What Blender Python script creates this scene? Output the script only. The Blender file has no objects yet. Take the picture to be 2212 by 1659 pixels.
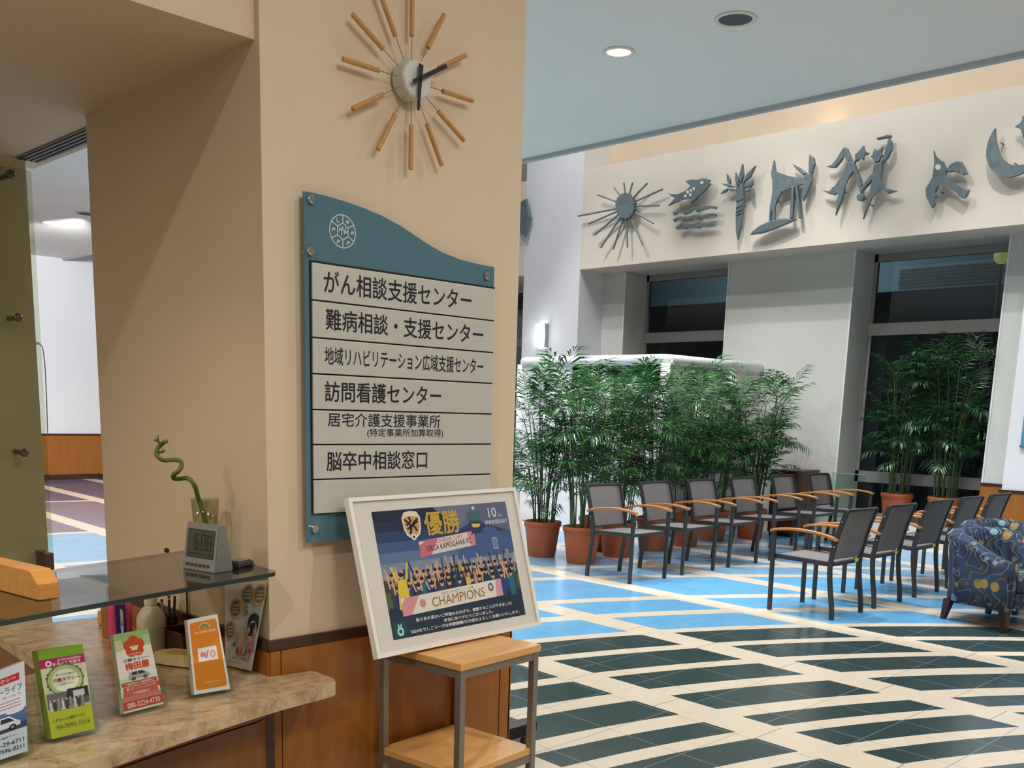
import bpy, bmesh, math, random
from mathutils import Vector, Matrix
S = bpy.context.scene
C = S.collection
PI = math.pi

# ------------------------------------------------------------------ camera
W, HGT = 2212.0, 1659.0
FPX, CX, CY = 2155.7, 1106.0, 1301.4
PITCH, ROLL, YA = math.radians(10.863), math.radians(1.687), math.radians(44.832)
EYE = Vector((0, 0, 1.55))
_A = Vector((math.sin(YA), math.cos(YA))); _B = Vector((-math.cos(YA), math.sin(YA)))
def _tow(v): return Vector((_A.x*v[0]+_A.y*v[1], _B.x*v[0]+_B.y*v[1], v[2]))
_R0 = _tow((1, 0, 0)); _F = _tow((0, math.cos(PITCH), -math.sin(PITCH))); _U0 = _tow((0, math.sin(PITCH), math.cos(PITCH)))
_R = _R0*math.cos(ROLL)+_U0*math.sin(ROLL); _U = -_R0*math.sin(ROLL)+_U0*math.cos(ROLL)
cam = bpy.data.objects.new('camera', bpy.data.cameras.new('camera')); C.objects.link(cam)
cam.data.sensor_fit = 'HORIZONTAL'; cam.data.sensor_width = 36.0; cam.data.lens = 36.0*FPX/W
cam.data.shift_x = 0.0; cam.data.shift_y = (CY-HGT/2)/W
cam.data.clip_start = 0.05; cam.data.clip_end = 200
m = Matrix.Identity(4)
for i in range(3): m[i][0] = _R[i]; m[i][1] = _U[i]; m[i][2] = -_F[i]; m[i][3] = EYE[i]
cam.matrix_world = m
S.camera = cam
def ray(u, v): return _F + _R*((u-CX)/FPX) - _U*((v-CY)/FPX)
def onX(u, v, x): d = ray(u, v); return EYE + d*(x/d.x)
def onY(u, v, y): d = ray(u, v); return EYE + d*(y/d.y)
def onZ(u, v, z): d = ray(u, v); return EYE + d*((z-EYE.z)/d.z)

# ------------------------------------------------------------------ world, exposure, lights
wd = bpy.data.worlds.new('night'); S.world = wd; wd.use_nodes = True
wd.node_tree.nodes['Background'].inputs[0].default_value = (0.004, 0.006, 0.010, 1)
wd.node_tree.nodes['Background'].inputs[1].default_value = 1.0
S.view_settings.view_transform = 'Standard'; S.view_settings.look = 'None'
S.view_settings.exposure = 0.0; S.view_settings.gamma = 1.0; S.view_settings.use_curve_mapping = False
S.cycles.use_denoising = True
S.cycles.max_bounces = 10; S.cycles.diffuse_bounces = 4; S.cycles.glossy_bounces = 4
S.cycles.transmission_bounces = 8; S.cycles.transparent_max_bounces = 24
S.cycles.caustics_reflective = False; S.cycles.caustics_refractive = False
S.cycles.sample_clamp_indirect = 6.0
def look(o, tgt):
    o.rotation_euler = (Vector(tgt)-o.location).to_track_quat('-Z', 'Y').to_euler()
def light(name, kind, loc, power, col=(1, 1, 1), tgt=None, size=.1, spot=None, blend=.5, sizey=None):
    l = bpy.data.lights.new(name, kind); l.energy = power; l.color = col
    o = bpy.data.objects.new(name, l); C.objects.link(o); o.location = loc
    if kind == 'AREA':
        l.size = size
        if sizey: l.shape = 'RECTANGLE'; l.size_y = sizey
        else: l.shape = 'DISK'
    else: l.shadow_soft_size = size
    if kind == 'SPOT': l.spot_size = math.radians(spot or 120); l.spot_blend = blend
    look(o, tgt if tgt else (loc[0]+1e-4, loc[1], loc[2]-1))
    return o
COOL = (.94, .97, 1.0); NEUT = (1, .96, .90); WARM = (1, .80, .56)
XW, XF = 12.6, 12.0225          # back wall plane, frieze plane
XG = XW+.58                     # window glass plane
CEIL = 4.1                      # lobby ceiling
# spotlights hung high in the atrium beyond the lobby ceiling: some straight down on the floor, some on the frieze
for (ly, pw) in ((10.6, 400), (7.9, 820), (5.2, 850), (2.6, 560)):
    light('atrium_floor_spot', 'SPOT', (8.5, ly, 7.7), pw, COOL, (8.9, ly-.25, 0), .10, 66, .7)
for (ly, pw) in ((10.2, 170), (8.4, 210), (6.6, 230), (4.8, 210), (3.2, 150)):
    light('atrium_wall_spot', 'SPOT', (8.2, ly, 6.8), pw, (.97, .98, 1), (12.6, ly, .75), .06, 40, .7)
for (ly, pw) in ((10.0, 300), (7.0, 380), (4.2, 340)):
    light('atrium_wall_spot', 'SPOT', (9.5, ly, 7.5), pw, (.97, .98, 1), (12.6, ly, .9), .05, 40, .7)
for ly in (9.6, 6.6, 3.6):
    light('ceiling_edge_fill', 'SPOT', (7.3, ly, CEIL-.03), 125, (1, .97, .93), None, .07, 172, .35)  # added fill row without fittings, lifts the shaded wall under the frieze
for (ly, pw) in ((10.6, 200), (6.6, 200), (2.6, 150)):
    light('atrium_frieze_spot', 'SPOT', (8.7, ly, 7.5), pw, (.98, .97, .95), (12.2, ly-1.3, 3.2), .05, 88, .7)
light('atrium_fill', 'AREA', (9.6, 6.5, 7.9), 250, COOL, None, 3.0, sizey=9.0)
# downlights in the lobby ceiling
for (lx, ly, pw) in ((5.97, 5.02, 75), (5.97, 2.0, 50), (3.0, -.6, 46), (5.97, -1.2, 34), (6.05, 8.2, 65), (4.2, .9, 20),
                     (6.05, 12.0, 90), (3.2, 7.2, 70), (3.2, 11.0, 80), (6.09, 15.96, 110), (8.6, 13.0, 60), (3.6, 16.0, 90), (-1.2, .6, 70)):
    light('downlight_lamp', 'SPOT', (lx, ly, CEIL-.03), pw*4.0, NEUT, None, .07, 150, .8)
light('pillar_fill', 'AREA', (1.2, -1.4, CEIL-.12), 70, NEUT, (2.0, 2.5, 1.7), 1.1)  # added soft fill tilted at the pillar, not a ceiling fitting
light('far_wall_washer', 'SPOT', (6.2, 15.0, 3.95), 700, (.95, .97, 1), (7.0, 19.8, 2.1), .10, 75, .6)
light('reception_downlight', 'SPOT', (.45, 2.35, 2.44), 20, WARM, (1.45, 2.85, .60), .025, 70, 1.0)
light('reception_top_fill', 'AREA', (-.9, 3.4, 2.46), 20, (1, .88, .70), None, .5)  # added fill under the dropped ceiling, out of view, brightens the reception interior
light('reception_low_fill', 'POINT', (-.6, 3.6, 1.35), 4.5, (1, .90, .76), None, .12)  # unseen point fill added to lift the soffit and the wall behind the glass
light('beam_cove_lamp', 'AREA', (12.22, 7.0, 5.3), 4.5, (1, .74, .52), (12.6, 6.9, 6.9), .12, sizey=4.0)

# ------------------------------------------------------------------ materials
def lin(c):
    return tuple(((v/255.)/12.92 if v/255. <= .04045 else ((v/255.+.055)/1.055)**2.4) for v in c)
MATS = {}
def mat(name, rgb=(200, 200, 200), rough=.5, metal=0., spec=.5, var=.0, scale=20., bump=0., emit=None, estr=0., stretch=None, coat=0.):
    if name in MATS: return MATS[name]
    m = bpy.data.materials.new(name); m.use_nodes = True; MATS[name] = m
    nt = m.node_tree; b = nt.nodes['Principled BSDF']
    col = lin(rgb)
    b.inputs['Base Color'].default_value = (*col, 1); b.inputs['Roughness'].default_value = rough
    b.inputs['Metallic'].default_value = metal; b.inputs['Specular IOR Level'].default_value = spec
    if coat: b.inputs['Coat Weight'].default_value = coat; b.inputs['Coat Roughness'].default_value = .08
    if emit: b.inputs['Emission Color'].default_value = (*lin(emit), 1); b.inputs['Emission Strength'].default_value = estr
    if var or bump:
        tc = nt.nodes.new('ShaderNodeTexCoord'); mp = nt.nodes.new('ShaderNodeMapping')
        nt.links.new(tc.outputs['Object'], mp.inputs[0])
        if stretch: mp.inputs['Scale'].default_value = stretch
        nz = nt.nodes.new('ShaderNodeTexNoise'); nz.inputs['Scale'].default_value = scale; nz.inputs['Detail'].default_value = 6
        nt.links.new(mp.outputs[0], nz.inputs['Vector'])
        if var:
            mr = nt.nodes.new('ShaderNodeMapRange'); mr.inputs[1].default_value = .25; mr.inputs[2].default_value = .75
            mr.inputs[3].default_value = 1-var; mr.inputs[4].default_value = 1+var
            nt.links.new(nz.outputs[0], mr.inputs[0])
            mx = nt.nodes.new('ShaderNodeVectorMath'); mx.operation = 'SCALE'; mx.inputs[0].default_value = col
            nt.links.new(mr.outputs[0], mx.inputs['Scale']); nt.links.new(mx.outputs[0], b.inputs['Base Color'])
        if bump:
            bp = nt.nodes.new('ShaderNodeBump'); bp.inputs['Strength'].default_value = bump; bp.inputs['Distance'].default_value = .002
            nt.links.new(nz.outputs[0], bp.inputs['Height']); nt.links.new(bp.outputs[0], b.inputs['Normal'])
    return m
def glassmat(name, tint=(245, 250, 248), rough=0., refl=1.0, ior=1.5):
    """thin clear sheet: tinted straight-through view plus a mirror layer by Fresnel"""
    if name in MATS: return MATS[name]
    m = bpy.data.materials.new(name); m.use_nodes = True; MATS[name] = m
    nt = m.node_tree; nt.nodes.clear()
    out = nt.nodes.new('ShaderNodeOutputMaterial'); mix = nt.nodes.new('ShaderNodeMixShader')
    tr = nt.nodes.new('ShaderNodeBsdfTransparent'); tr.inputs[0].default_value = (*lin(tint), 1)
    gl = nt.nodes.new('ShaderNodeBsdfGlossy'); gl.inputs['Roughness'].default_value = rough
    fr = nt.nodes.new('ShaderNodeFresnel'); fr.inputs[0].default_value = ior
    mu = nt.nodes.new('ShaderNodeMath'); mu.operation = 'MULTIPLY'; mu.inputs[1].default_value = refl
    ge = nt.nodes.new('ShaderNodeNewGeometry'); iv = nt.nodes.new('ShaderNodeMath'); iv.operation = 'SUBTRACT'; iv.inputs[0].default_value = 1.0
    m2 = nt.nodes.new('ShaderNodeMath'); m2.operation = 'MULTIPLY'
    nt.links.new(ge.outputs['Backfacing'], iv.inputs[1]); nt.links.new(iv.outputs[0], m2.inputs[1])
    nt.links.new(fr.outputs[0], mu.inputs[0]); nt.links.new(mu.outputs[0], m2.inputs[0]); nt.links.new(m2.outputs[0], mix.inputs[0])
    nt.links.new(tr.outputs[0], mix.inputs[1]); nt.links.new(gl.outputs[0], mix.inputs[2]); nt.links.new(mix.outputs[0], out.inputs[0])
    return m
def woodmat(name, c1, c2, axis='Z', scale=6., rough=.4, coat=.2):
    if name in MATS: return MATS[name]
    m = mat(name, c1, rough, coat=coat); nt = m.node_tree; b = nt.nodes['Principled BSDF']
    tc = nt.nodes.new('ShaderNodeTexCoord'); mp = nt.nodes.new('ShaderNodeMapping'); nt.links.new(tc.outputs['Object'], mp.inputs[0])
    sc = {'X': (.06, 1, 1), 'Y': (1, .06, 1), 'Z': (1, 1, .06)}[axis]; mp.inputs['Scale'].default_value = sc
    nz = nt.nodes.new('ShaderNodeTexNoise'); nz.inputs['Scale'].default_value = scale*8; nz.inputs['Detail'].default_value = 8; nz.inputs['Roughness'].default_value = .65
    nt.links.new(mp.outputs[0], nz.inputs['Vector'])
    rp = nt.nodes.new('ShaderNodeValToRGB'); rp.color_ramp.elements[0].position = .3; rp.color_ramp.elements[1].position = .7
    rp.color_ramp.elements[0].color = (*lin(c1), 1); rp.color_ramp.elements[1].color = (*lin(c2), 1)
    nt.links.new(nz.outputs[0], rp.inputs[0]); nt.links.new(rp.outputs[0], b.inputs['Base Color'])
    return m

BEIGE = mat('beige_paint', (214, 195, 170), .75, var=.02, scale=3, bump=.08)
BEIGEW = mat('pale_beige_paint', (226, 215, 199), .75, var=.02, scale=2, bump=.08)
GREYB = mat('grey_beige_paint', (208, 208, 201), .75, var=.02, scale=2, bump=.08)
WHITE = mat('white_paint', (228, 228, 230), .7, var=.015, scale=2, bump=.06)
CEILM = mat('ceiling_paint', (234, 233, 225), .85, var=.015, scale=1.5)
DARKW = woodmat('dark_rail_wood', (48, 26, 16), (70, 40, 26), 'X', 5, .3)
PANEL = woodmat('orange_veneer', (146, 86, 26), (162, 100, 34), 'Z', 4, .35)
PANEL2 = woodmat('brown_veneer', (118, 70, 22), (132, 82, 28), 'Z', 4, .35)
TEAK = woodmat('teak_arm', (160, 98, 42), (190, 128, 66), 'Y', 6, .35)
LIGHTW = woodmat('maple_board', (206, 152, 88), (222, 172, 106), 'X', 5, .4)
DOWEL = woodmat('oak_dowel', (176, 128, 70), (196, 148, 88), 'Z', 9, .45)
BLOCKW = woodmat('cedar_block', (206, 138, 62), (226, 162, 88), 'Y', 7, .45)
CABW = woodmat('walnut_cabinet', (78, 44, 20), (100, 60, 30), 'Z', 4, .35)
GREYMET = mat('grey_metal', (140, 136, 128), .4, .6)
BLACKFR = mat('charcoal_aluminium', (58, 58, 60), .45, .3)
SLING = mat('grey_mesh_fabric', (112, 108, 108), .7, var=.10, scale=160, bump=.3)
BRUSH = mat('brushed_steel', (206, 205, 198), .36, .25, var=.05, scale=18, stretch=(1, 1, 40))
CHROME = mat('chrome', (225, 225, 225), .15, 1.)
BLACK = mat('black_plastic', (16, 16, 17), .45)
INK = mat('black_ink', (22, 24, 34), .5)
BRONZE = mat('patinated_bronze', (104, 118, 122), .5, .15, var=.22, scale=14, bump=.25)
TERRA = mat('terracotta', (176, 92, 52), .6, var=.06, scale=8)
SOIL = mat('potting_soil', (46, 32, 22), .95, var=.3, scale=60, bump=.6)
TEALG = mat('teal_glass', (82, 120, 136), .10, spec=.6)
GLASS = glassmat('clear_glass', (236, 246, 242), refl=.9)
ACRYL = glassmat('clear_acrylic', (248, 250, 250), refl=.45)
SHELFG = glassmat('shelf_glass', (182, 184, 176), refl=1.5, ior=1.52)
WINGL = glassmat('window_glass', (150, 160, 160), refl=1.25, ior=1.6)
EDGEG = mat('green_glass_edge', (10, 40, 34), .12, spec=.8)
FROST = glassmat('frosted_panel_glass', (236, 240, 228), rough=.05, refl=.8)
PAPER = mat('white_paper', (236, 234, 230), .6)

# ------------------------------------------------------------------ mesh helpers
def link(name, bm, mats, parent=None, smooth=False):
    bmesh.ops.recalc_face_normals(bm, faces=bm.faces)
    me = bpy.data.meshes.new(name); bm.to_mesh(me); bm.free()
    for mm in (mats if isinstance(mats, (list, tuple)) else [mats]): me.materials.append(mm)
    if smooth:
        for p in me.polygons: p.use_smooth = True
    o = bpy.data.objects.new(name, me); C.objects.link(o)
    if parent: o.parent = parent
    return o
def tag(o, label=None, cat=None, group=None, kind=None):
    if label: o['label'] = label
    if cat: o['category'] = cat
    if group: o['group'] = group
    if kind: o['kind'] = kind
    return o
def thing(name, label, cat, loc=(0, 0, 0), rz=0., group=None, kind=None):
    o = bpy.data.objects.new(name, None); C.objects.link(o); o.empty_display_size = .1
    o.location = loc; o.rotation_euler = (0, 0, rz)
    return tag(o, label, cat, group, kind)
def dup(root, loc, rz, label, group=None):
    r = root.copy(); C.objects.link(r); r.location = loc; r.rotation_euler = (0, 0, rz); r['label'] = label
    if group: r['group'] = group
    for ch in list(root.children):
        c = ch.copy(); C.objects.link(c); c.parent = r
        for g in list(ch.children):
            d = g.copy(); C.objects.link(d); d.parent = c
    return r
def struct(name, bm, m, label=None, parent=None, smooth=False):
    o = link(name, bm, m, parent, smooth)
    if not parent: tag(o, label, None, None, 'structure')
    return o
def box(bm, x0, x1, y0, y1, z0, z1, mi=0, bev=0., M=None):
    vs = [bm.verts.new(Vector(p) if M is None else M @ Vector(p)) for p in
          ((x0, y0, z0), (x1, y0, z0), (x1, y1, z0), (x0, y1, z0), (x0, y0, z1), (x1, y0, z1), (x1, y1, z1), (x0, y1, z1))]
    fs = [bm.faces.new([vs[i] for i in q]) for q in ((3, 2, 1, 0), (4, 5, 6, 7), (0, 1, 5, 4), (1, 2, 6, 5), (2, 3, 7, 6), (3, 0, 4, 7))]
    for f in fs: f.material_index = mi
    if bev:
        es = list({e for f in fs for e in f.edges})
        r = bmesh.ops.bevel(bm, geom=es, offset=bev, segments=2, affect='EDGES', profile=.5)
        for f in r['faces']: f.material_index = mi
    return vs
def bxm(*a, **k):
    bm = bmesh.new(); box(bm, *a, **k); return bm
def lathe(bm, prof, seg=24, mi=0, M=None, cap=True):
    rings = []
    for (r, z) in prof:
        ring = []
        for k in range(seg):
            p = Vector((r*math.cos(2*PI*k/seg), r*math.sin(2*PI*k/seg), z)); ring.append(bm.verts.new(M @ p if M is not None else p))
        rings.append(ring)
    for a, b in zip(rings, rings[1:]):
        for k in range(seg):
            f = bm.faces.new((a[k], a[(k+1) % seg], b[(k+1) % seg], b[k])); f.material_index = mi
    if cap:
        for rg in (rings[0], rings[-1]):
            f = bm.faces.new(rg); f.material_index = mi
    return rings
def tube(bm, pts, rad, seg=8, mi=0, cap=True, square=None):
    """round (or w x h rectangular) section swept along a path"""
    pts = [Vector(p) for p in pts]; rings = []; up = None
    for i, p in enumerate(pts):
        t = (pts[min(i+1, len(pts)-1)]-pts[max(i-1, 0)]).normalized()
        if up is None:
            up = Vector((1, 0, 0)) if abs(t.x) < .9 else Vector((0, 1, 0))
        n = (up-t*up.dot(t)).normalized(); up = n; b = t.cross(n)
        r = rad[i] if isinstance(rad, (list, tuple)) else rad
        if square: offs = [(-square[0]/2, -square[1]/2), (square[0]/2, -square[1]/2), (square[0]/2, square[1]/2), (-square[0]/2, square[1]/2)]
        else: offs = [(r*math.cos(2*PI*k/seg), r*math.sin(2*PI*k/seg)) for k in range(seg)]
        rings.append([bm.verts.new(p+n*x+b*y) for x, y in offs])
    k_ = len(rings[0])
    for a, b in zip(rings, rings[1:]):
        for k in range(k_):
            f = bm.faces.new((a[k], a[(k+1) % k_], b[(k+1) % k_], b[k])); f.material_index = mi
    if cap:
        for rg in (rings[0], rings[-1]): bm.faces.new(rg).material_index = mi
def prism(bm, poly, z0, z1, mi=0, M=None, bev=0., mi_side=None):
    """polygon in xy extruded from z0 to z1, optional bevel of the z1 rim"""
    T = (lambda p: M @ Vector(p)) if M is not None else (lambda p: Vector(p))
    a = [bm.verts.new(T((x, y, z0))) for x, y in poly]; b = [bm.verts.new(T((x, y, z1))) for x, y in poly]
    n = len(poly); fa = bm.faces.new(a[::-1]); fb = bm.faces.new(b); fa.material_index = fb.material_index = mi
    for i in range(n):
        f = bm.faces.new((a[i], a[(i+1) % n], b[(i+1) % n], b[i])); f.material_index = mi if mi_side is None else mi_side
    if bev:
        bmesh.ops.bevel(bm, geom=list(fb.edges), offset=bev, segments=2, affect='EDGES', profile=.6)
def smoothpath(P, n=6):
    """Catmull-Rom through points"""
    P = [Vector(p) for p in P]; out = []
    for i in range(len(P)-1):
        p0, p1, p2, p3 = P[max(i-1, 0)], P[i], P[i+1], P[min(i+2, len(P)-1)]
        for k in range(n):
            t = k/n
            out.append(.5*((2*p1)+(p2-p0)*t+(2*p0-5*p1+4*p2-p3)*t*t+(3*p1-p0-3*p2+p3)*t**3))
    out.append(P[-1]); return out
# --- flat printing: coloured shapes and lettering laid on a real sheet
_tc = {}
def textmesh(body, offset=0.):
    """outline of a line of lettering: verts (height-1 em), faces, width"""
    key = (body, offset)
    if key in _tc: return _tc[key]
    cu = bpy.data.curves.new('lettering', 'FONT'); cu.body = body; cu.size = 1; cu.offset = offset; cu.resolution_u = 3
    cu.align_x = 'LEFT'
    o = bpy.data.objects.new('lettering', cu); C.objects.link(o)
    dg = bpy.context.evaluated_depsgraph_get(); dg.update()
    me = bpy.data.meshes.new_from_object(o.evaluated_get(dg))
    vs = [(v.co.x, v.co.y) for v in me.vertices]; fs = [tuple(p.vertices) for p in me.polygons]
    bpy.data.objects.remove(o); bpy.data.curves.remove(cu); bpy.data.meshes.remove(me)
    _tc[key] = (vs, fs); return _tc[key]
class Print:
    def __init__(s, fn): s.fn = fn; s.bm = bmesh.new(); s.mats = []; s.lay = 0
    def mi(s, m):
        if m not in s.mats: s.mats.append(m)
        return s.mats.index(m)
    def poly(s, pts, m, lay=None):
        s.lay += 1
        h = .0002*(lay if lay is not None else s.lay*.12+1)
        try: f = s.bm.faces.new([s.bm.verts.new(s.fn(x, y, h)) for x, y in pts]); f.material_index = s.mi(m)
        except ValueError: pass
    def rect(s, x0, y0, x1, y1, m, lay=None): s.poly([(x0, y0), (x1, y0), (x1, y1), (x0, y1)], m, lay)
    def ell(s, cx, cy, rx, ry, m, lay=None, n=18, a0=0, a1=2*PI):
        s.poly([(cx+rx*math.cos(a0+(a1-a0)*k/n), cy+ry*math.sin(a0+(a1-a0)*k/n)) for k in range(n)], m, lay)
    def line(s, pts, w, m, lay=None, asp=1.):
        for a, b in zip(pts, pts[1:]):
            dx, dy = (b[0]-a[0])*asp, b[1]-a[1]; L = math.hypot(dx, dy) or 1; nx, ny = -dy/L*w/2/asp, dx/L*w/2
            s.poly([(a[0]-nx, a[1]-ny), (b[0]-nx, b[1]-ny), (b[0]+nx, b[1]+ny), (a[0]+nx, a[1]+ny)], m, lay)
    def text(s, body, x0, y0, x1, y1, m, bold=0., lay=None, skew=None):
        lay = lay if lay is not None else (s.lay+1)*.12+1
        offs = [(0, 0)] if bold <= 0 else [(-bold, 0), (bold, 0), (0, bold), (0, -bold)]
        n = max(1, len(body)); ex = (x1-x0)/n; ey = y1-y0
        for q, (dx, dy) in enumerate(offs): s.text1(body, x0+dx*ex, y0+dy*ey, x1+dx*ex, y1+dy*ey, m, lay+.02*q, skew)
    def text1(s, body, x0, y0, x1, y1, m, lay, skew):
        vs, fs = textmesh(body, 0); s.lay += 1
        if not vs: return
        ax = min(v[0] for v in vs); bx = max(v[0] for v in vs); ay = min(v[1] for v in vs); by = max(v[1] for v in vs)
        h = .0002*lay; i = s.mi(m)
        nv = []
        for (x, y) in vs:
            u = (x-ax)/(bx-ax or 1); v = (y-ay)/(by-ay or 1)
            X, Y = x0+(x1-x0)*u, y0+(y1-y0)*v
            if skew: Y += skew*(X-x0)
            nv.append(s.bm.verts.new(s.fn(X, Y, h)))
        for f in fs:
            try: s.bm.faces.new([nv[k] for k in f]).material_index = i
            except ValueError: pass
    def done(s, name, parent, smooth=False):
        me = bpy.data.meshes.new(name); s.bm.to_mesh(me); s.bm.free()
        for mm in s.mats: me.materials.append(mm)
        o = bpy.data.objects.new(name, me); C.objects.link(o); o.parent = parent
        return o
def quadfn(BL, BR, TR, TL, flip=1):
    """(u,v) in 0..1 on a four-cornered sheet, h along its normal"""
    BL, BR, TR, TL = map(Vector, (BL, BR, TR, TL))
    n = ((BR-BL).cross(TL-BL)).normalized()*flip
    return lambda u, v, h: (BL*(1-u)+BR*u)*(1-v)+(TL*(1-u)+TR*u)*v+n*h
_cols = {}
def ink(*rgb):
    if rgb not in _cols: _cols[rgb] = mat('print_%02x%02x%02x' % rgb, rgb, .45)
    return _cols[rgb]

# ================================================================== SETTING
# ---- floor: cream bands and arcs round one centre, tiles between them coloured by distance
def floor_material():
    m = bpy.data.materials.new('inlaid_tile_floor'); m.use_nodes = True; nt = m.node_tree; N = nt.nodes.new; L = nt.links.new
    b = nt.nodes['Principled BSDF']
    tc = N('ShaderNodeTexCoord'); sp = N('ShaderNodeSeparateXYZ'); L(tc.outputs['Object'], sp.inputs[0])
    def M(op, a, c=None, cl=False):
        n = N('ShaderNodeMath'); n.operation = op; n.use_clamp = cl
        for i, v in enumerate((a, c)):
            if v is None: continue
            if isinstance(v, (int, float)): n.inputs[i].default_value = v
            else: L(v, n.inputs[i])
        return n.outputs[0]
    x, y = sp.outputs[0], sp.outputs[1]
    dx = M('SUBTRACT', x, 2.3); dy = M('ADD', y, 3.7)
    r = M('SQRT', M('ADD', M('MULTIPLY', dx, dx), M('MULTIPLY', dy, dy)))
    def ramp(v, stops, scale):
        n = N('ShaderNodeValToRGB'); n.color_ramp.interpolation = 'CONSTANT'; L(M('MULTIPLY', v, 1./scale), n.inputs[0])
        els = n.color_ramp.elements; els.remove(els[1])
        els[0].position = 0; els[0].color = (*stops[0][1], 1)
        for p, c in stops[1:]:
            e = els.new(p/scale); e.color = (*c, 1)
        return n.outputs[0]
    K = (0, 0, 0); O = (1, 1, 1)
    def rings(lst):
        st = [(0, K)]
        for a, c in lst: st += [(a, O), (c, K)]
        return st
    r1 = ramp(r, rings([(4.18, 4.39), (4.52, 4.73), (4.86, 5.07), (5.2, 5.41), (5.53, 5.74), (5.867, 6.075), (6.205, 6.425), (6.545, 6.755), (6.887, 7.215), (7.345, 7.675), (7.81, 8.135), (8.265, 8.595)]), 10.)
    r2 = ramp(r, rings([(8.70, 9.16), (9.28, 9.74), (9.86, 10.33), (10.42, 10.9), (11.02, 11.55), (11.67, 13.24), (13.36, 15.57), (15.70, 19.4), (19.58, 23.6), (23.75, 40)]), 40.)
    ring = M('ADD', M('MULTIPLY', r1, M('LESS_THAN', r, 8.65)), M('MULTIPLY', r2, M('GREATER_THAN', r, 8.65)))
    u = M('SUBTRACT', M('SUBTRACT', x, M('MULTIPLY', y, .062)), 4.175-.6525)
    fr = M('FRACT', M('DIVIDE', M('ADD', u, 13.05), 1.305))
    band = M('LESS_THAN', M('ABSOLUTE', M('SUBTRACT', fr, .5)), .122/1.305)
    tile = M('MULTIPLY', ring, M('SUBTRACT', 1., band))
    tcol = ramp(r, [(0, lin((46, 67, 70))), (8.65, lin((104, 172, 220))), (11.0, lin((122, 170, 206))), (15.63, lin((112, 98, 112))), (19.5, lin((70, 74, 108))), (23.7, lin((112, 98, 112)))], 40.)
    nz = N('ShaderNodeTexNoise'); nz.inputs['Scale'].default_value = 5; nz.inputs['Detail'].default_value = 10; nz.inputs['Roughness'].default_value = .75; L(tc.outputs['Object'], nz.inputs['Vector'])
    vo = N('ShaderNodeTexVoronoi'); vo.inputs['Scale'].default_value = 70; L(tc.outputs['Object'], vo.inputs['Vector'])
    speck = M('MULTIPLY', M('LESS_THAN', vo.outputs['Distance'], .16), .10)
    var = M('ADD', M('MULTIPLY', nz.outputs[0], .5), .75)
    def mixc(f, a, c):
        n = N('ShaderNodeMix'); n.data_type = 'RGBA'
        if isinstance(f, float): n.inputs[0].default_value = f
        else: L(f, n.inputs[0])
        for i, v in ((6, a), (7, c)):
            if isinstance(v, tuple): n.inputs[i].default_value = (*v, 1)
            else: L(v, n.inputs[i])
        return n.outputs[2]
    sc = N('ShaderNodeVectorMath'); sc.operation = 'SCALE'; L(tcol, sc.inputs[0]); L(var, sc.inputs['Scale'])
    tiles = mixc(speck, sc.outputs[0], lin((190, 205, 205)))
    sc2 = N('ShaderNodeVectorMath'); sc2.operation = 'SCALE'; sc2.inputs[0].default_value = lin((220, 208, 190)); L(M('ADD', M('MULTIPLY', nz.outputs[0], .16), .92), sc2.inputs['Scale'])
    base = mixc(tile, sc2.outputs[0], tiles)
    def joint(v, pitch, off, w):
        f = M('FRACT', M('DIVIDE', M('ADD', v, 45.5+off), pitch)); return M('GREATER_THAN', M('ABSOLUTE', M('SUBTRACT', f, .5)), .5-w/pitch/2)
    xr = M('SUBTRACT', x, M('MULTIPLY', y, .062))
    jt = M('MAXIMUM', joint(y, .455, .17, .006), joint(xr, .455, .07, .006))
    jb = M('MULTIPLY', M('MAXIMUM', joint(y, .66, .22, .006), 0), band)
    base = mixc(M('MULTIPLY', M('MULTIPLY', jt, M('SUBTRACT', 1., band)), .65), base, lin((138, 140, 138)))
    base = mixc(M('MULTIPLY', jb, .7), base, lin((96, 88, 80)))
    L(base, b.inputs['Base Color']); b.inputs['Roughness'].default_value = .22
    rr = M('ADD', M('MULTIPLY', nz.outputs[0], .16), .13); L(rr, b.inputs['Roughness'])
    b.inputs['Specular IOR Level'].default_value = .45
    return m
struct('floor', bxm(-6, XG, -6, 20.2, -.1, 0), floor_material(), 'tiled lobby floor with cream arcs over green and blue tiles')

# ---- lobby ceiling with its edge over the seating, dropped ceiling over the reception
struct('ceiling', bxm(-6, 7.75, -6, 20.2, CEIL, CEIL+.35), CEILM, 'pale grey lobby ceiling')
struct('trim_1', bxm(7.75, 7.80, -6, 20.2, CEIL-.035, CEIL+.35), mat('ceiling_edge_paint', (176, 180, 180), .7), 'narrow grey lip along the edge of the lobby ceiling')
struct('ceiling_atrium', bxm(7.8, XG+.3, -6, 20.2, 8.2, 8.3), CEILM, 'high atrium ceiling')
bm = bmesh.new()
box(bm, -6, 1.516, 2.525, 4.6, 2.49, 4.1)
box(bm, 1.516, 1.70, 3.612, 4.6, 2.49, 4.1)
struct('ceiling_reception', bm, BEIGE, 'beige dropped ceiling over the reception counter')
g = thing('slot_air_diffuser', 'dark slotted air diffuser in the dropped ceiling beside the glass panel', 'air vent', (1.62, 4.03, 2.49))
link('frame', bxm(-.045, .045, -.41, .41, -.006, .0), mat('diffuser_paint', (150, 144, 132), .6), g)
for k in range(4):
    link('slot', bxm(-.038+k*.021, -.027+k*.021, -.40, .40, -.010, -.0055), BLACK, g)

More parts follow.
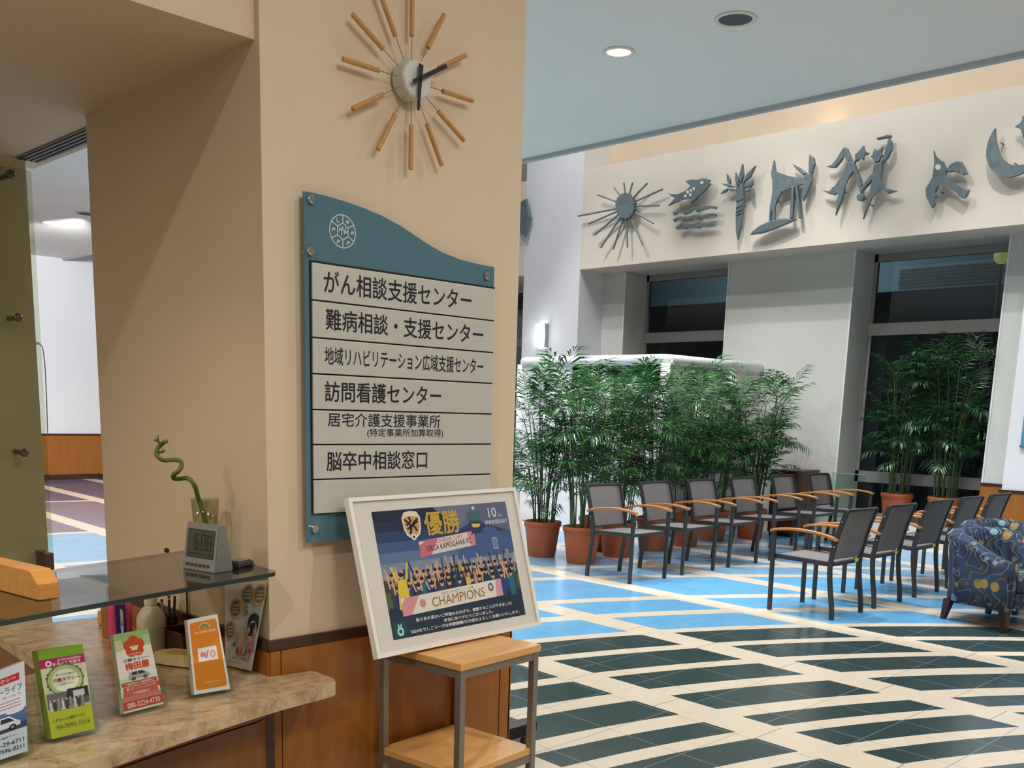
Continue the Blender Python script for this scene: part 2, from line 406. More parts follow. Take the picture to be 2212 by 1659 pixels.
# ---- pillar with wainscot
YP, PX0, PX1, PYB = 2.5, 1.516, 2.5, 3.61
pil = struct('pillar', bxm(PX0, PX1, YP, PYB, 0, CEIL), BEIGE, 'beige square pillar carrying the directory sign and the clock')
bm = bmesh.new(); box(bm, PX0-.012, PX1+.012, YP-.012, PYB, .838, .872, bev=.004)
struct('dado_rail', bm, DARKW, parent=pil)
bm = bmesh.new()
box(bm, 1.545+.004, 2.45, YP-.010, YP, .06, .838); box(bm, PX0-.004, 1.545, YP-.010, YP, .06, .838); box(bm, 2.456, PX1+.006, YP-.010, YP, .06, .838)
box(bm, PX0-.010, PX0, YP-.004, PYB, .06, .838); box(bm, PX1, PX1+.010, YP-.010, PYB, .06, .838)
struct('wood_panel', bm, PANEL, parent=pil)
struct('skirting', bxm(PX0-.012, PX1+.014, YP-.014, PYB, 0, .06), DARKW, parent=pil)

# ---- wall behind the reception, far lobby wall
struct('wall_reception', bxm(-6, 1.615, 4.45, 4.6, 0, 4.1), BEIGE, 'beige wall behind the reception')
struct('wall_far', bxm(-6, XG, 19.8, 20.0, 0, 8.2), WHITE, 'white far lobby wall')
struct('trim_2', bxm(-6, XG, 19.77, 19.8, .10, .84), PANEL, 'orange wood wainscot along the far wall')
struct('trim_3', bxm(-6, XG, 19.76, 19.8, .84, .875), DARKW, 'dark rail over the far wainscot')
struct('baseboard_far', bxm(-6, XG, 19.76, 19.8, 0, .10), DARKW, 'dark baseboard of the far wall')
struct('wall_left', bxm(-6.2, -6, -6, 20.2, 0, 8.2), BEIGEW, 'beige lobby wall behind the photographer on the left')
struct('wall_back', bxm(-6, XG, -6.2, -6, 0, 8.2), BEIGEW, 'beige lobby wall behind the photographer')

# ---- atrium back wall with two tall window bays, side blocks and the beam of the frieze
def bay(y0, y1, n, sill=.25, top=3.72):
    w = thing('window_%d' % n, 'tall dark window in a deep recess, bay %d' % n, 'window', (XG, (y0+y1)/2, sill), kind='structure')
    f = bmesh.new(); a, c = -(y1-y0)/2, (y1-y0)/2; H = top-sill
    fw = .05
    box(f, -.06, .0, a, a+fw, 0, H); box(f, -.06, 0, c-fw, c, 0, H); box(f, -.06, 0, a, c, H-.10, H); box(f, -.07, 0, a, c, 0, .08)
    box(f, -.09, 0, a, c, 2.675-sill, 2.83-sill); box(f, -.06, 0, a, c, .735-sill, .885-sill)
    link('window_frame', f, mat('window_aluminium', (150, 148, 144), .45, .2), w)
    for z0, z1 in ((.08, .735-sill), (.885-sill, 2.675-sill), (2.83-sill, H-.10)):
        link('window_pane', bxm(-.035, -.030, a+fw, c-fw, z0, z1), WINGL, w)
    return w
wins = [(4.58, 6.46, 1), (8.38, 10.24, 2), (12.3, 15.3, 3)]
bm = bmesh.new()
ys = [-6] + [v for a, c, n in wins for v in (a, c)] + [20.2]
for i in range(0, len(ys), 2): box(bm, XW, XG, ys[i], ys[i+1], 0, 8.2)
for a, c, n in wins: box(bm, XW, XG, a, c, 3.72, 8.2); box(bm, XW, XG, a, c, 0, .25)
struct('wall_window', bm, GREYB, 'pale atrium wall with the tall window recesses')
struct('wall_upper', bxm(XW-.012, XW, -2, 10.69, 5.0, 8.2), BEIGE, 'beige wall strip above the frieze beam')
for a, c, n in wins: bay(a, c, n)
bm = bmesh.new()
for i, (a, c, n) in enumerate(wins):
    for yy in (a, c):
        s_ = -1 if yy == a else 1
        box(bm, XW-.012, XW, yy if s_ > 0 else yy-.02, yy+.02 if s_ > 0 else yy, .25, 3.715)
struct('trim_4', bm, WHITE, 'pale bead round the window recesses')
struct('trim_5', bxm(XW-.02, XW, 2.0, 4.58, .10, .83), PANEL, 'orange wood wainscot right of the right window')
struct('trim_6', bxm(XW-.03, XW, 2.0, 4.58, .83, .862), DARKW, 'dark rail over the wainscot right of the right window')
blk = struct('wall_block_left', bxm(XF, XW, 10.69, 11.90, 0, 8.2), WHITE, 'white wall pier left of the frieze carrying the wall lamp')
blr = struct('wall_block_right', bxm(XF, XW, .5, 4.14, 0, 3.71), WHITE, 'white wall pier at the right edge')
struct('trim_7', bxm(XF-.02, XF, .5, 4.155, .08, .80), PANEL, 'orange wood wainscot on the right pier')
struct('trim_8', bxm(XF-.03, XF, .5, 4.165, .80, .832), DARKW, 'dark rail on the right pier')
struct('wall_frieze_beam', bxm(XF, XW, -2.0, 10.69, 3.715, 5.16), BEIGEW, 'pale beam carrying the bronze frieze')
struct('wall_frieze_beam_far', bxm(XF, XW, 11.90, 19.8, 3.715, 5.16), BEIGEW, 'pale beam beyond the white pier')

# ---- what the windows look out on: a dim service yard
o_ = struct('wall_exterior', bxm(18.5, 18.7, -4, 26, -.1, 9), mat('dark_render', (52, 58, 64), .8), 'dark building across the yard')
struct('floor_exterior', bxm(XG, 18.5, -4, 26, -.2, -.1), mat('wet_asphalt', (40, 42, 44), .7), 'dark yard outside the windows')
can = thing('exterior_canopy', 'pale canopy with a louvred grille on the building outside the windows', 'canopy', (17, 8, 3.75))
link('fascia', bxm(0, 1.4, -.02, 9, -.02, .48), mat('canopy_paint', (150, 168, 176), .6), can)
bm = bmesh.new()
for k in range(6): box(bm, -.03, 0, -1.75, -.1, .02+k*.055, .05+k*.055)
link('louvre', bm, mat('louvre_metal', (70, 66, 72), .5), can)
link('soffit_strip', bxm(0, 1.4, -2.6, -.02, -.02, .48), mat('canopy_paint', (150, 168, 176), .6), can)
light('yard_lamp', 'AREA', (14.6, 9.5, 5.6), 420, (.7, .88, 1.0), (17, 9, 4.0), .5, sizey=5)
for nm, p, r_, lb in (('yard_globe_lamp', onX(2165, 553, 16.4), .12, 'yellow lamp glowing outside near the top of the right window'), ('garden_lamp', onX(2120, 942, 17.4), .07, 'small yellow lamp glowing low outside the right window')):
    t = thing(nm, lb, 'lamp', (p.x, p.y, -.1))
    bm = bmesh.new(); bmesh.ops.create_icosphere(bm, subdivisions=3, radius=r_); o = link('globe', bm, mat('lamp_glow', (255, 238, 150), .5, emit=(255, 236, 140), estr=1.3), t, True); o.location = (0, 0, p.z+.1)
    bm = bmesh.new(); tube(bm, [(0, 0, 0), (0, 0, p.z+.1-r_)], .03, 10); link('post', bm, BLACKFR, t)

# ---- glazed vestibule with a white top rail behind the palms
VX, VY, VZ = 10.4, 7.75, 2.3
VS = onX(1127, 790, VX).y-VY
v = thing('vestibule_screen', 'white framed entrance screen with rounded top rail behind the potted palms', 'screen', (VX, VY, 0))
bm = bmesh.new()
tube(bm, [(1.6, VS, VZ-.06), (.10, VS, VZ-.06), (.03, VS-.03, VZ-.06), (0, VS-.1, VZ-.06), (0, .10, VZ-.06), (.03, .03, VZ-.06), (.10, 0, VZ-.06), (XW-VX-.01, 0, VZ-.06)], .065, 12)
box(bm, -.05, .05, .05, VS-.05, VZ-.13, VZ-.06); box(bm, .05, 1.6, VS-.05, VS+.05, VZ-.13, VZ-.06); box(bm, .05, XW-VX-.01, -.05, .05, VZ-.13, VZ-.06)
link('top_rail', bm, WHITE, v, True)
bm = bmesh.new(); lathe(bm, [(.06, 0), (.06, VZ-.10)], 20); link('corner_post', bm, WHITE, v, True)
link('side_panel', bxm(-.02, .02, .06, VS-.06, 0, 1.95), WHITE, v)
link('transom_glass', bxm(-.012, .012, .06, 1.55, 1.95, VZ-.13), mat('smoked_glass', (18, 26, 26), .08), v)
link('transom_panel', bxm(-.02, .02, 1.55, VS-.06, 1.95, VZ-.13), WHITE, v)
bm = bmesh.new(); lathe(bm, [(.06, 0), (.06, VZ-.10)], 20, M=Matrix.Translation((0, VS, 0))); link('corner_post', bm, WHITE, v, True)
link('rear_panel', bxm(.06, 1.6, VS-.02, VS+.02, 0, VZ-.13), WHITE, v)
link('front_panel', bxm(.06, XW-VX-.01, -.02, .02, 0, VZ-.13), GREYB, v)

# ---- ceiling fittings
def can_light(loc, label, lit, r=.092, grp=None):
    t = thing('recessed_downlight' if lit else 'ceiling_speaker', label, 'ceiling light' if lit else 'ceiling speaker', loc, 0, grp)
    bm = bmesh.new(); lathe(bm, [(r, 0), (r+.022, -.002), (r+.022, -.008), (r, -.012), (r-.006, -.004)], 32, cap=False)
    link('trim_ring', bm, mat('fitting_ring', (232, 224, 206), .5), t, True)
    bm = bmesh.new(); lathe(bm, [(0.001, -.004), (r-.004, -.004)], 32, cap=False)
    if lit: link('diffuser', bm, mat('lamp_lens', (255, 244, 214), .5, emit=(255, 236, 190), estr=2.2), t)
    else: link('grille', bm, mat('speaker_mesh', (84, 84, 88), .8), t)
    return t
can_light((5.97, 5.02, CEIL), 'lit round downlight in the lobby ceiling right of the pillar', True)
can_light((5.99, 4.06, CEIL), 'dark round speaker grille with cream ring in the lobby ceiling', False, .115)
can_light((6.09, 15.96, CEIL), 'lit round downlight seen through the gap left of the pillar', True, .10)
can_light((6.16, 14.75, CEIL), 'dark round speaker grille seen through the gap left of the pillar', False, .15)
sc = thing('wall_sconce', 'bright white box lamp glowing on the white pier above the palms', 'wall lamp', (XF, 11.43, 2.75))
link('diffuser', bxm(-.075, -.005, -.105, .10, -.18, .18, bev=.004), mat('sconce_glow', (255, 255, 255), .5, emit=(228, 246, 255), estr=3.0), sc)
link('side_cover', bxm(-.078, 0, -.122, -.106, -.185, .185), mat('sconce_metal', (150, 158, 164), .4, .4), sc)
link('backplate', bxm(-.005, 0, -.11, .105, -.17, .17), WHITE, sc)
light('sconce_lamp', 'AREA', (XF-.10, 11.43, 2.75), 14, (.85, .95, 1.), (XF-1, 11.43, 2.75), .16, sizey=.3)
light('sconce_backwash', 'POINT', (XF-.16, 11.43, 2.75), 3.5, (.85, .95, 1.), None, .1)

# ================================================================== FRIEZE: bronze reliefs standing off the beam
def z6(p): return (1230+p[0]/4.7064, 250+p[1]/4.7064)
def z7(p): return (1640+p[0]/3.867, 220+p[1]/3.867)
XS = XF-.075                                   # back of the reliefs; they stand 7 cm off the wall
def fpt(px): q = onX(px[0], px[1], XS-.02); return (q.y, q.z)
FM = Matrix(((0, 0, -1, XS), (1, 0, 0, 0), (0, 1, 0, 0), (0, 0, 0, 1)))     # (y, z, depth) -> world
def relief(name, label, cat, polys, zf, depth=.045, grp=None, parent=None, pins=None):
    bm = bmesh.new()
    for pl in polys: prism(bm, [fpt(zf(p)) for p in pl], 0, depth, M=FM, bev=.012)
    o = link(name, bm, BRONZE, parent)
    if not parent:
        tag(o, label, cat, grp)
        c = [fpt(zf(p)) for p in polys[0]]; k = len(c)
        for q in (c[0], c[k//3], c[2*k//3]):
            cy = (q[0]*.55+.45*sum(p[0] for p in c)/k); cz = (q[1]*.55+.45*sum(p[1] for p in c)/k)
            b2 = bmesh.new(); tube(b2, [(XF-.0005, cy, cz), (XS+.005, cy, cz)], .008, 6); link('mounting_pin', b2, BRONZE, o)
    return o
def pathpoly(pts, w):
    P = [Vector((x, y)) for x, y in pts]; l, r = [], []
    for i, p in enumerate(P):
        t = (P[min(i+1, len(P)-1)]-P[max(i-1, 0)]).normalized(); n = Vector((-t.y, t.x)); ww = w[i] if isinstance(w, list) else w
        l.append(p+n*ww/2); r.append(p-n*ww/2)
    return [(p.x, p.y) for p in l+r[::-1]]
# sun with rays
ctr = (580, 920)
disc = []
for k in range(28):
    a = 2*PI*k/28; rr = (1.10 if k % 2 else .94); disc.append((ctr[0]+92*rr*math.cos(a), ctr[1]+125*rr*math.sin(a)))
sun = relief('sun_relief', 'bronze sun with long thin rays, leftmost piece of the frieze', 'wall sculpture', [disc], z6, .06)
for tip in ((292, 805), (460, 730), (560, 683), (650, 680), (800, 688), (955, 750), (920, 915), (860, 1095), (752, 1310), (597, 1340), (452, 1362), (325, 1345), (262, 1215), (203, 1100), (98, 1022)):
    dx, dy = tip[0]-ctr[0], tip[1]-ctr[1]; L = math.hypot(dx, dy)
    s = (ctr[0]+dx/L*70, ctr[1]+dy/L*90)
    a, b = fpt(z6(s)), fpt(z6(tip)); bm = bmesh.new()
    tube(bm, [(XS-.02, *a), (XS-.035, *b)], .013, 6); link('ray', bm, BRONZE, sun)
fish = relief('fish_relief', 'bronze leaping fish above three waves on the frieze', 'wall sculpture', [[(1432, 655), (1400, 638), (1350, 638), (1312, 655), (1296, 664), (1250, 646), (1180, 664), (1212, 698), (1262, 708), (1222, 737), (1172, 785), (1112, 810), (1070, 800), (1008, 790), (1050, 825), (1108, 838), (1060, 862), (1008, 916), (1082, 882), (1152, 852), (1232, 842), (1272, 828), (1252, 858), (1238, 895), (1288, 852), (1312, 815), (1370, 776), (1410, 727), (1440, 690), (1415, 680)]], z6)
bm = bmesh.new()
for (cx, cy, rx, ry) in ((1190, 818, 14, 14), (1212, 778, 15, 18), (1240, 805, 13, 16), (1246, 762, 12, 15), (1275, 745, 12, 18)):
    prism(bm, [fpt(z6((cx+rx*math.cos(2*PI*k/12), cy+ry*math.sin(2*PI*k/12)))) for k in range(12)], .044, .047, M=FM)
link('scale', bm, BEIGEW, fish)
bm = bmesh.new()
prism(bm, [fpt(z6((1357+17*math.cos(2*PI*k/14), 683+17*math.sin(2*PI*k/14)))) for k in range(14)], .044, .049, M=FM)
link('eye', bm, BEIGEW, fish)
for i, (w_, ln) in enumerate((([(1060, 1000), (1085, 988), (1110, 970), (1150, 978), (1195, 986), (1230, 965), (1275, 940), (1330, 953), (1380, 940), (1430, 928), (1495, 938)], 'uppermost bronze wave strip under the fish'),
                ([(1060, 1070), (1085, 1055), (1115, 1040), (1180, 1042), (1220, 1046), (1268, 1018), (1330, 1036), (1400, 1012), (1450, 1008), (1490, 1015)], 'middle bronze wave strip under the fish'),
                ([(1088, 1147), (1110, 1130), (1135, 1114), (1180, 1106), (1232, 1126), (1290, 1126), (1350, 1106), (1410, 1114), (1475, 1105)], 'lowest bronze wave strip under the fish'))):
    relief('wave_relief', ln, 'wall sculpture', [pathpoly([(p.x, p.y) for p in smoothpath([(x, y, 0) for x, y in w_], 4)], 27)], z6, .035, 'bronze waves on the frieze')
def leaf(a, b, w): 
    A, B_ = Vector(a), Vector(b); n = Vector((-(B_-A).y, (B_-A).x)).normalized()*w; mid = A.lerp(B_, .45)
    return [tuple(A), tuple(mid+n), tuple(B_), tuple(mid-n)]
palm_r = relief('palm_tree_relief', 'bronze palm tree between the fish and the goat on the frieze', 'wall sculpture', [[(1700, 680), (1735, 750), (1775, 665), (1778, 800), (1772, 900), (1765, 1000), (1750, 1130), (1715, 1262), (1702, 1180), (1700, 1000), (1710, 900), (1705, 780)]], z6)
bm = bmesh.new()
for a, b, w in (((1745, 700), (1762, 490), 22), ((1765, 690), (1895, 508), 24), ((1770, 735), (1868, 655), 26), ((1868, 650), (1835, 735), 20), ((1775, 768), (1860, 745), 14), ((1850, 742), (1882, 835), 14), ((1640, 715), (1603, 588), 18), ((1690, 725), (1545, 690), 17), ((1705, 765), (1600, 738), 15), ((1620, 738), (1542, 795), 13), ((1722, 720), (1693, 578), 20)):
    prism(bm, [fpt(z6(p)) for p in leaf(a, b, w)], 0, .04, M=FM, bev=.01)
link('frond', bm, BRONZE, palm_r)
bm = bmesh.new()
for yy in (860, 925, 965, 1000): prism(bm, [fpt(z6(p)) for p in ((1708, yy+8), (1768, yy-22), (1768, yy-10), (1708, yy+20))], .045, .055, M=FM)
link('trunk_ring', bm, BRONZE, palm_r)
goat = relief('goat_relief', 'bronze long-horned goat standing on a leaf-shaped base on the frieze', 'wall sculpture', [
    [(104, 600), (127, 490), (141, 592), (250, 622), (340, 640), (392, 640), (380, 690), (292, 713), (192, 745), (152, 830), (131, 880), (136, 995), (119, 995), (115, 872), (105, 880), (101, 995), (87, 995), (94, 872), (125, 752), (118, 680)]], z7)
for nm, pl in (('horn', [(280, 520), (345, 553), (404, 600), (370, 614), (320, 570)]), ('horn', [(425, 440), (460, 470), (468, 522), (440, 612), (418, 596), (430, 520)]),
               ('head', [(372, 640), (392, 608), (440, 598), (447, 660), (412, 740), (372, 830), (360, 780), (384, 700)]),
               ('leg', [(275, 708), (300, 706), (286, 976), (261, 976)]), ('leg', [(305, 708), (325, 702), (356, 968), (335, 974)]),
               ('base', [(-66, 1112), (-45, 1082), (20, 1038), (90, 1000), (200, 976), (314, 982), (232, 1020), (130, 1060), (40, 1095)])):
    relief(nm, None, None, [pl], z7, .05 if nm != 'base' else .06, parent=goat)
dl = relief('dancer_relief', 'bronze dancing figure with star head, left one of the pair holding hands', 'wall sculpture', [
    [(775, 492), (802, 508), (803, 560), (790, 585), (740, 650), (720, 700), (702, 800), (640, 950), (664, 830), (676, 742), (632, 780), (590, 772), (525, 738), (602, 750), (642, 700), (692, 640), (733, 565), (735, 510)]], z7)
for nm, pl in (('arm', [(560, 540), (622, 530), (662, 480), (700, 395), (720, 378), (742, 395), (778, 492), (745, 505), (715, 440), (690, 492), (642, 550), (600, 552)]),
               ('arm', [(795, 500), (815, 560), (850, 640), (858, 700), (868, 762), (850, 766), (838, 700), (792, 588)]),
               ('head', [(798, 505), (818, 462), (805, 436), (845, 420), (874, 368), (884, 415), (924, 430), (878, 450), (872, 488), (846, 470), (828, 492)])):
    relief(nm, None, None, [pl], z7, .045, parent=dl)
dr = relief('dancer_relief', 'bronze dancing figure raising a rod, right one of the pair holding hands', 'wall sculpture', [
    [(962, 522), (1036, 496), (1024, 600), (1016, 655), (1062, 732), (1156, 745), (1082, 768), (1022, 718), (942, 800), (870, 982), (900, 862), (932, 740), (958, 662), (954, 590)]], z7)
for nm, pl in (('arm', [(1085, 292), (1112, 340), (1110, 402), (1078, 470), (1036, 512), (1022, 498), (1058, 440), (1078, 380)]),
               ('arm', [(956, 585), (940, 620), (872, 690), (852, 738), (862, 750), (946, 660), (966, 620)]),
               ('head', [(968, 515), (962, 470), (930, 458), (962, 442), (968, 392), (992, 425), (1032, 378), (1022, 432), (1038, 450), (1012, 470), (1006, 498)]),
               ('rod', [(984, 300), (1078, 286), (1100, 276), (1110, 290), (1090, 300), (990, 318)])):
    relief(nm, None, None, [pl], z7, .045, parent=dr)
relief('ball_relief', 'small bronze ball hanging below the joined hands of the dancers', 'wall sculpture', [[(850+30*math.cos(2*PI*k/16), 800+32*math.sin(2*PI*k/16)) for k in range(16)]], z7, .05)
bird = relief('bird_relief', 'bronze bird spreading its wings between the dancers and the moon', 'wall sculpture', [
    [(1460, 408), (1482, 470), (1540, 500), (1566, 560), (1560, 622), (1622, 672), (1690, 730), (1756, 735), (1746, 772), (1720, 806), (1690, 800), (1640, 740), (1570, 695), (1500, 690), (1482, 740), (1468, 762), (1492, 800), (1462, 810), (1470, 862), (1446, 886), (1400, 800), (1394, 730), (1440, 650), (1464, 622), (1468, 520)]], z7)
relief('wing', None, None, [[(1556, 582), (1600, 520), (1650, 494), (1692, 500), (1722, 550), (1742, 606), (1700, 610), (1690, 562), (1682, 592), (1656, 592), (1650, 546), (1640, 582), (1600, 588)]], z7, .04, parent=bird)
bm = bmesh.new(); prism(bm, [fpt(z7((1502+24*math.cos(2*PI*k/14), 549+24*math.sin(2*PI*k/14)))) for k in range(14)], .044, .049, M=FM); link('eye', bm, BEIGEW, bird)
mo = smoothpath([(1975, 222, 0), (1922, 330, 0), (1903, 450, 0), (1930, 540, 0), (1990, 605, 0), (2080, 632, 0), (2170, 612, 0), (2240, 572, 0), (2285, 505, 0)], 4)
mi_ = smoothpath([(2285, 505, 0), (2200, 530, 0), (2120, 530, 0), (2050, 490, 0), (2003, 412, 0), (1982, 325, 0), (1975, 222, 0)], 4)
relief('moon_relief', 'bronze crescent moon at the right end of the frieze', 'wall sculpture', [[(p.x, p.y) for p in mo[:-1]+mi_[:-1]]], z7, .05)
relief('star_relief', 'bronze star above the crescent moon, cut by the right edge', 'wall sculpture', [[(2235+(98 if k % 2 == 0 else 42)*math.sin(PI+.35+k*PI/5), 205+(98 if k % 2 == 0 else 42)*math.cos(PI+.35+k*PI/5)) for k in range(10)]], z7, .045)
relief('leaf_relief', 'dark bronze sliver of relief on the far beam just right of the pillar', 'wall sculpture', [[(1122, 440), (1138, 430), (1146, 470), (1136, 512), (1124, 500), (1116, 470)]], lambda p: p, .05)

# ================================================================== PILLAR: clock and sign
def onpil(u, v, off=0.): return onY(u, v, YP-off)
cc = onpil(889, 175, .035)
SR0, SR1 = cc.z-onpil(889, 270, .035).z, cc.z-onpil(889, 367, .035).z
clk = thing('spindle_clock', 'large wall clock with twelve wooden spindles high on the pillar', 'clock', (cc.x, YP, cc.z))
CM = Matrix(((1, 0, 0, 0), (0, 0, -1, 0), (0, 1, 0, 0), (0, 0, 0, 1)))    # (right, up, out)
bm = bmesh.new(); lathe(bm, [(.053, .012), (.053, .058), (.050, .062)], 40, M=CM); link('case', bm, BRUSH, clk, False)
bm = bmesh.new(); lathe(bm, [(.0495, .0622), (.0495, .0628)], 40, M=CM); link('dial', bm, mat('dial_white', (206, 206, 204), .4), clk)
bm = bmesh.new(); lathe(bm, [(.02, .001), (.02, .014)], 20, M=CM); link('wall_mount', bm, GREYMET, clk)
for k in range(12):
    a = 2*PI*k/12; d = Vector((math.sin(a), 0, math.cos(a))); bm = bmesh.new(); bm2 = bmesh.new()
    tube(bm2, [d*.055+Vector((0, -.035, 0)), d*.14+Vector((0, -.035, 0))], .0013, 6)
    tube(bm, [d*SR0+Vector((0, -.035, 0)), d*(SR0+.0005)+Vector((0, -.035, 0)), d*(SR1-.0008)+Vector((0, -.035, 0)), d*SR1+Vector((0, -.035, 0))], [.0058, .0072, .0072, .0058], 12)
    sp_ = link('spindle', bm, DOWEL, clk, False); link('wire', bm2, GREYMET, sp_)
def hand(nm, ang, l0, l1, w0, w1, out):
    d = Vector((math.sin(ang), math.cos(ang))); n = Vector((d.y, -d.x)); bm = bmesh.new()
    P = [d*-l0+n*w0, d*l1+n*w1, d*l1-n*w1, d*-l0-n*w0]
    prism(bm, [(p.x, p.y) for p in P], out, out+.002, M=CM); link(nm, bm, BLACK, clk)
hand('hour_hand', math.radians(184), .038, .088, .0085, .004, .074)
hand('minute_hand', math.radians(60), .034, .112, .0062, .0062, .078)
bm = bmesh.new(); lathe(bm, [(.005, .066), (.005, .083)], 12, M=CM); link('hub', bm, BLACK, clk)

# directory sign
sg = thing('directory_sign', 'wall directory sign of seven steel nameplates on a blue glass board', 'sign', onpil(868, 840)-Vector((0, 0, 0)))
inv = sg.matrix_basis.inverted()
SO = sg.location.copy()
GO = .030
top = [onpil(u, v_, GO) for u, v_ in ((657, 413), (680, 417), (708, 424), (745, 435), (785, 449), (825, 466), (862, 486), (893, 506), (922, 526), (955, 545), (995, 561), (1035, 571), (1068, 577))]
zb = onpil(668, 1172, GO).z; xl, xr = top[0].x, top[-1].x
poly = [(p.x-SO.x, p.z-SO.z) for p in top]
poly = [(xl-SO.x, poly[0][1])]+poly[1:]+[(xr-SO.x, zb-SO.z), (xl-SO.x, zb-SO.z)]
SM = Matrix(((1, 0, 0, 0), (0, 0, -1, 0), (0, 1, 0, 0), (0, 0, 0, 1)))
bm = bmesh.new(); prism(bm, poly[::-1], GO-.008, GO, M=SM)
board = link('glass_board', bm, TEALG, sg)
for (u, v_) in ((674, 430), (673, 542), (1054, 596), (682, 1143)):
    q = onpil(u, v_, GO+.012)-SO; bm = bmesh.new()
    lathe(bm, [(.0075, .0), (.0075, GO), (.011, GO+.001), (.011, GO+.012), (.009, GO+.014)], 20, M=Matrix.Translation((q.x, 0, q.z)) @ SM)
    link('standoff_bolt', bm, CHROME, sg, False)
pr = Print(lambda x, y, h: Vector((x, -GO-h, y)))
EW = ink(196, 206, 208); e0 = onpil(740, 500, GO)-SO; ER = .0445
def E_(x, y): return (e0.x+x*ER, e0.z+y*ER)
circ = [E_(math.sin(2*PI*k/36), math.cos(2*PI*k/36)) for k in range(37)]
LW = .0032
pr.line(circ, LW, EW)
hexa = [E_(.46*math.sin(PI/3*k), .52*math.cos(PI/3*k)) for k in range(7)]
pr.line(hexa, LW, EW)
for k in range(6): pr.line([E_(.46*math.sin(PI/3*k), .52*math.cos(PI/3*k)), E_(.99*math.sin(PI/3*k), .99*math.cos(PI/3*k))], LW, EW)
pr.line([E_(-.36+.12*math.cos(t_), .64+.12*math.sin(t_)) for t_ in [PI*.7+k*.35 for k in range(11)]], .003, EW)
pr.line([E_(.36+.10*math.cos(k*PI/4), .62+.06*math.sin(k*PI/4)) for k in range(9)], .004, EW)
for bx_, by_ in ((-.72, .02), (.72, -.02), (-.36, -.66), (.4, -.66), (-.2, .08), (.2, -.05)):
    pr.line([E_(bx_-.12, by_-.12), E_(bx_-.02, by_+.12), E_(bx_+.05, by_-.05), E_(bx_+.13, by_+.12)], .003, EW)
pr.line([E_(-.14, -.3), E_(-.05, .3), E_(.1, -.1), E_(.2, .28)], .003, EW)
pr.done('emblem', board)
PO = .040
BLp, BRp = onpil(679, 1110, PO), onpil(1058, 1086, PO); TLp, TRp = onpil(675, 563, PO), onpil(1070, 622, PO)
sx0, sx1 = (BLp.x+TLp.x)/2-SO.x, (BRp.x+TRp.x)/2-SO.x
zr = [TLp.z-SO.z]+[(onpil(a, b_, PO).z+onpil(c_, d_, PO).z)/2-SO.z for a, b_, c_, d_ in ((671, 645, 1067, 692), (673, 727, 1064, 760), (674, 805, 1063, 827), (676, 883, 1062, 893), (677, 959, 1060, 958), (678, 1034, 1059, 1023))]+[BLp.z-SO.z]
bm = bmesh.new(); box(bm, sx0-.004, sx1+.004, -PO+.006, -GO, zr[-1]-.003, zr[0]+.002)
link('backing', bm, BLACK, sg)
rows = [[('がん相談支援センター', 700, 618, 1017, 0, .62)], [('難病相談・支援センター', 704, 0, 1044, 0, .60)], [('地域リハビリテーション広域支援センター', 701, 0, 1046, 0, .52)],
        [('訪問看護センター', 701, 0, 955, 0, .60)], [('居宅介護支援事業所', 707, 0, 954, 0, .46)], [('脳卒中相談窓口', 704, 0, 926, 0, .58)], []]
for i in range(7):
    z1, z0 = zr[i]-.0045, zr[i+1]
    bm = bmesh.new(); box(bm, sx0, sx1, -PO, -PO+.008, z0, z1, bev=.0012)
    pl = link('nameplate', bm, BRUSH, sg)
    for body, u0, _, u1, _, fr in rows[i]:
        pr = Print(lambda x, y, h: Vector((x, -PO-h, y)))
        vm = (zr[i]+zr[i+1])/2; hh = (z1-z0)*fr/2
        X0 = onpil(u0, 700, PO).x-SO.x; X1 = onpil(u1, 700, PO).x-SO.x
        if i == 4:
            pr.text(body, X0, vm+.0, X1, vm+2*hh*.92, INK, .012); pr.done('lettering', pl); pr = Print(lambda x, y, h: Vector((x, -PO-h, y)))
            a_, b_ = onpil(793, 940, PO).x-SO.x, onpil(957, 940, PO).x-SO.x
            pr.text('(特定事業所加算取得)', a_, vm-.032, b_, vm-.004, INK, .012)
        else: pr.text(body, X0, vm-hh, X1, vm+hh, INK, .016)
        pr.done('lettering', pl)

# ================================================================== side table and leaning poster frame
TZ = .82
tb = thing('side_table', 'small two-tier side table with wood tops and grey metal legs before the pillar', 'table', (1.909, 2.101, 0), math.radians(4.5))
tw, td = .362, .355
link('tabletop', bxm(-.006, tw+.004, -.006, td, TZ-.024, TZ, bev=.003), LIGHTW, tb)
bm = bmesh.new(); link('shelf', bxm(.004, tw-.004, .004, td-.004, .452, .476, bev=.003), LIGHTW, tb)
for ix in (0, 1):
    for iy in (0, 1):
        x0 = ix*(tw-.022); y0 = iy*(td-.022)
        link('leg', bxm(x0, x0+.022, y0, y0+.022, 0, TZ-.024), GREYMET, tb)
for z0 in (TZ-.050, .428):
    for a_ in ((.022, tw-.022, .002, .020), (.022, tw-.022, td-.020, td-.002), (.002, .020, .022, td-.022), (tw-.020, tw-.002, .022, td-.022)):
        link('apron_rail', bxm(a_[0], a_[1], a_[2], a_[3], z0, z0+.024), GREYMET, tb)
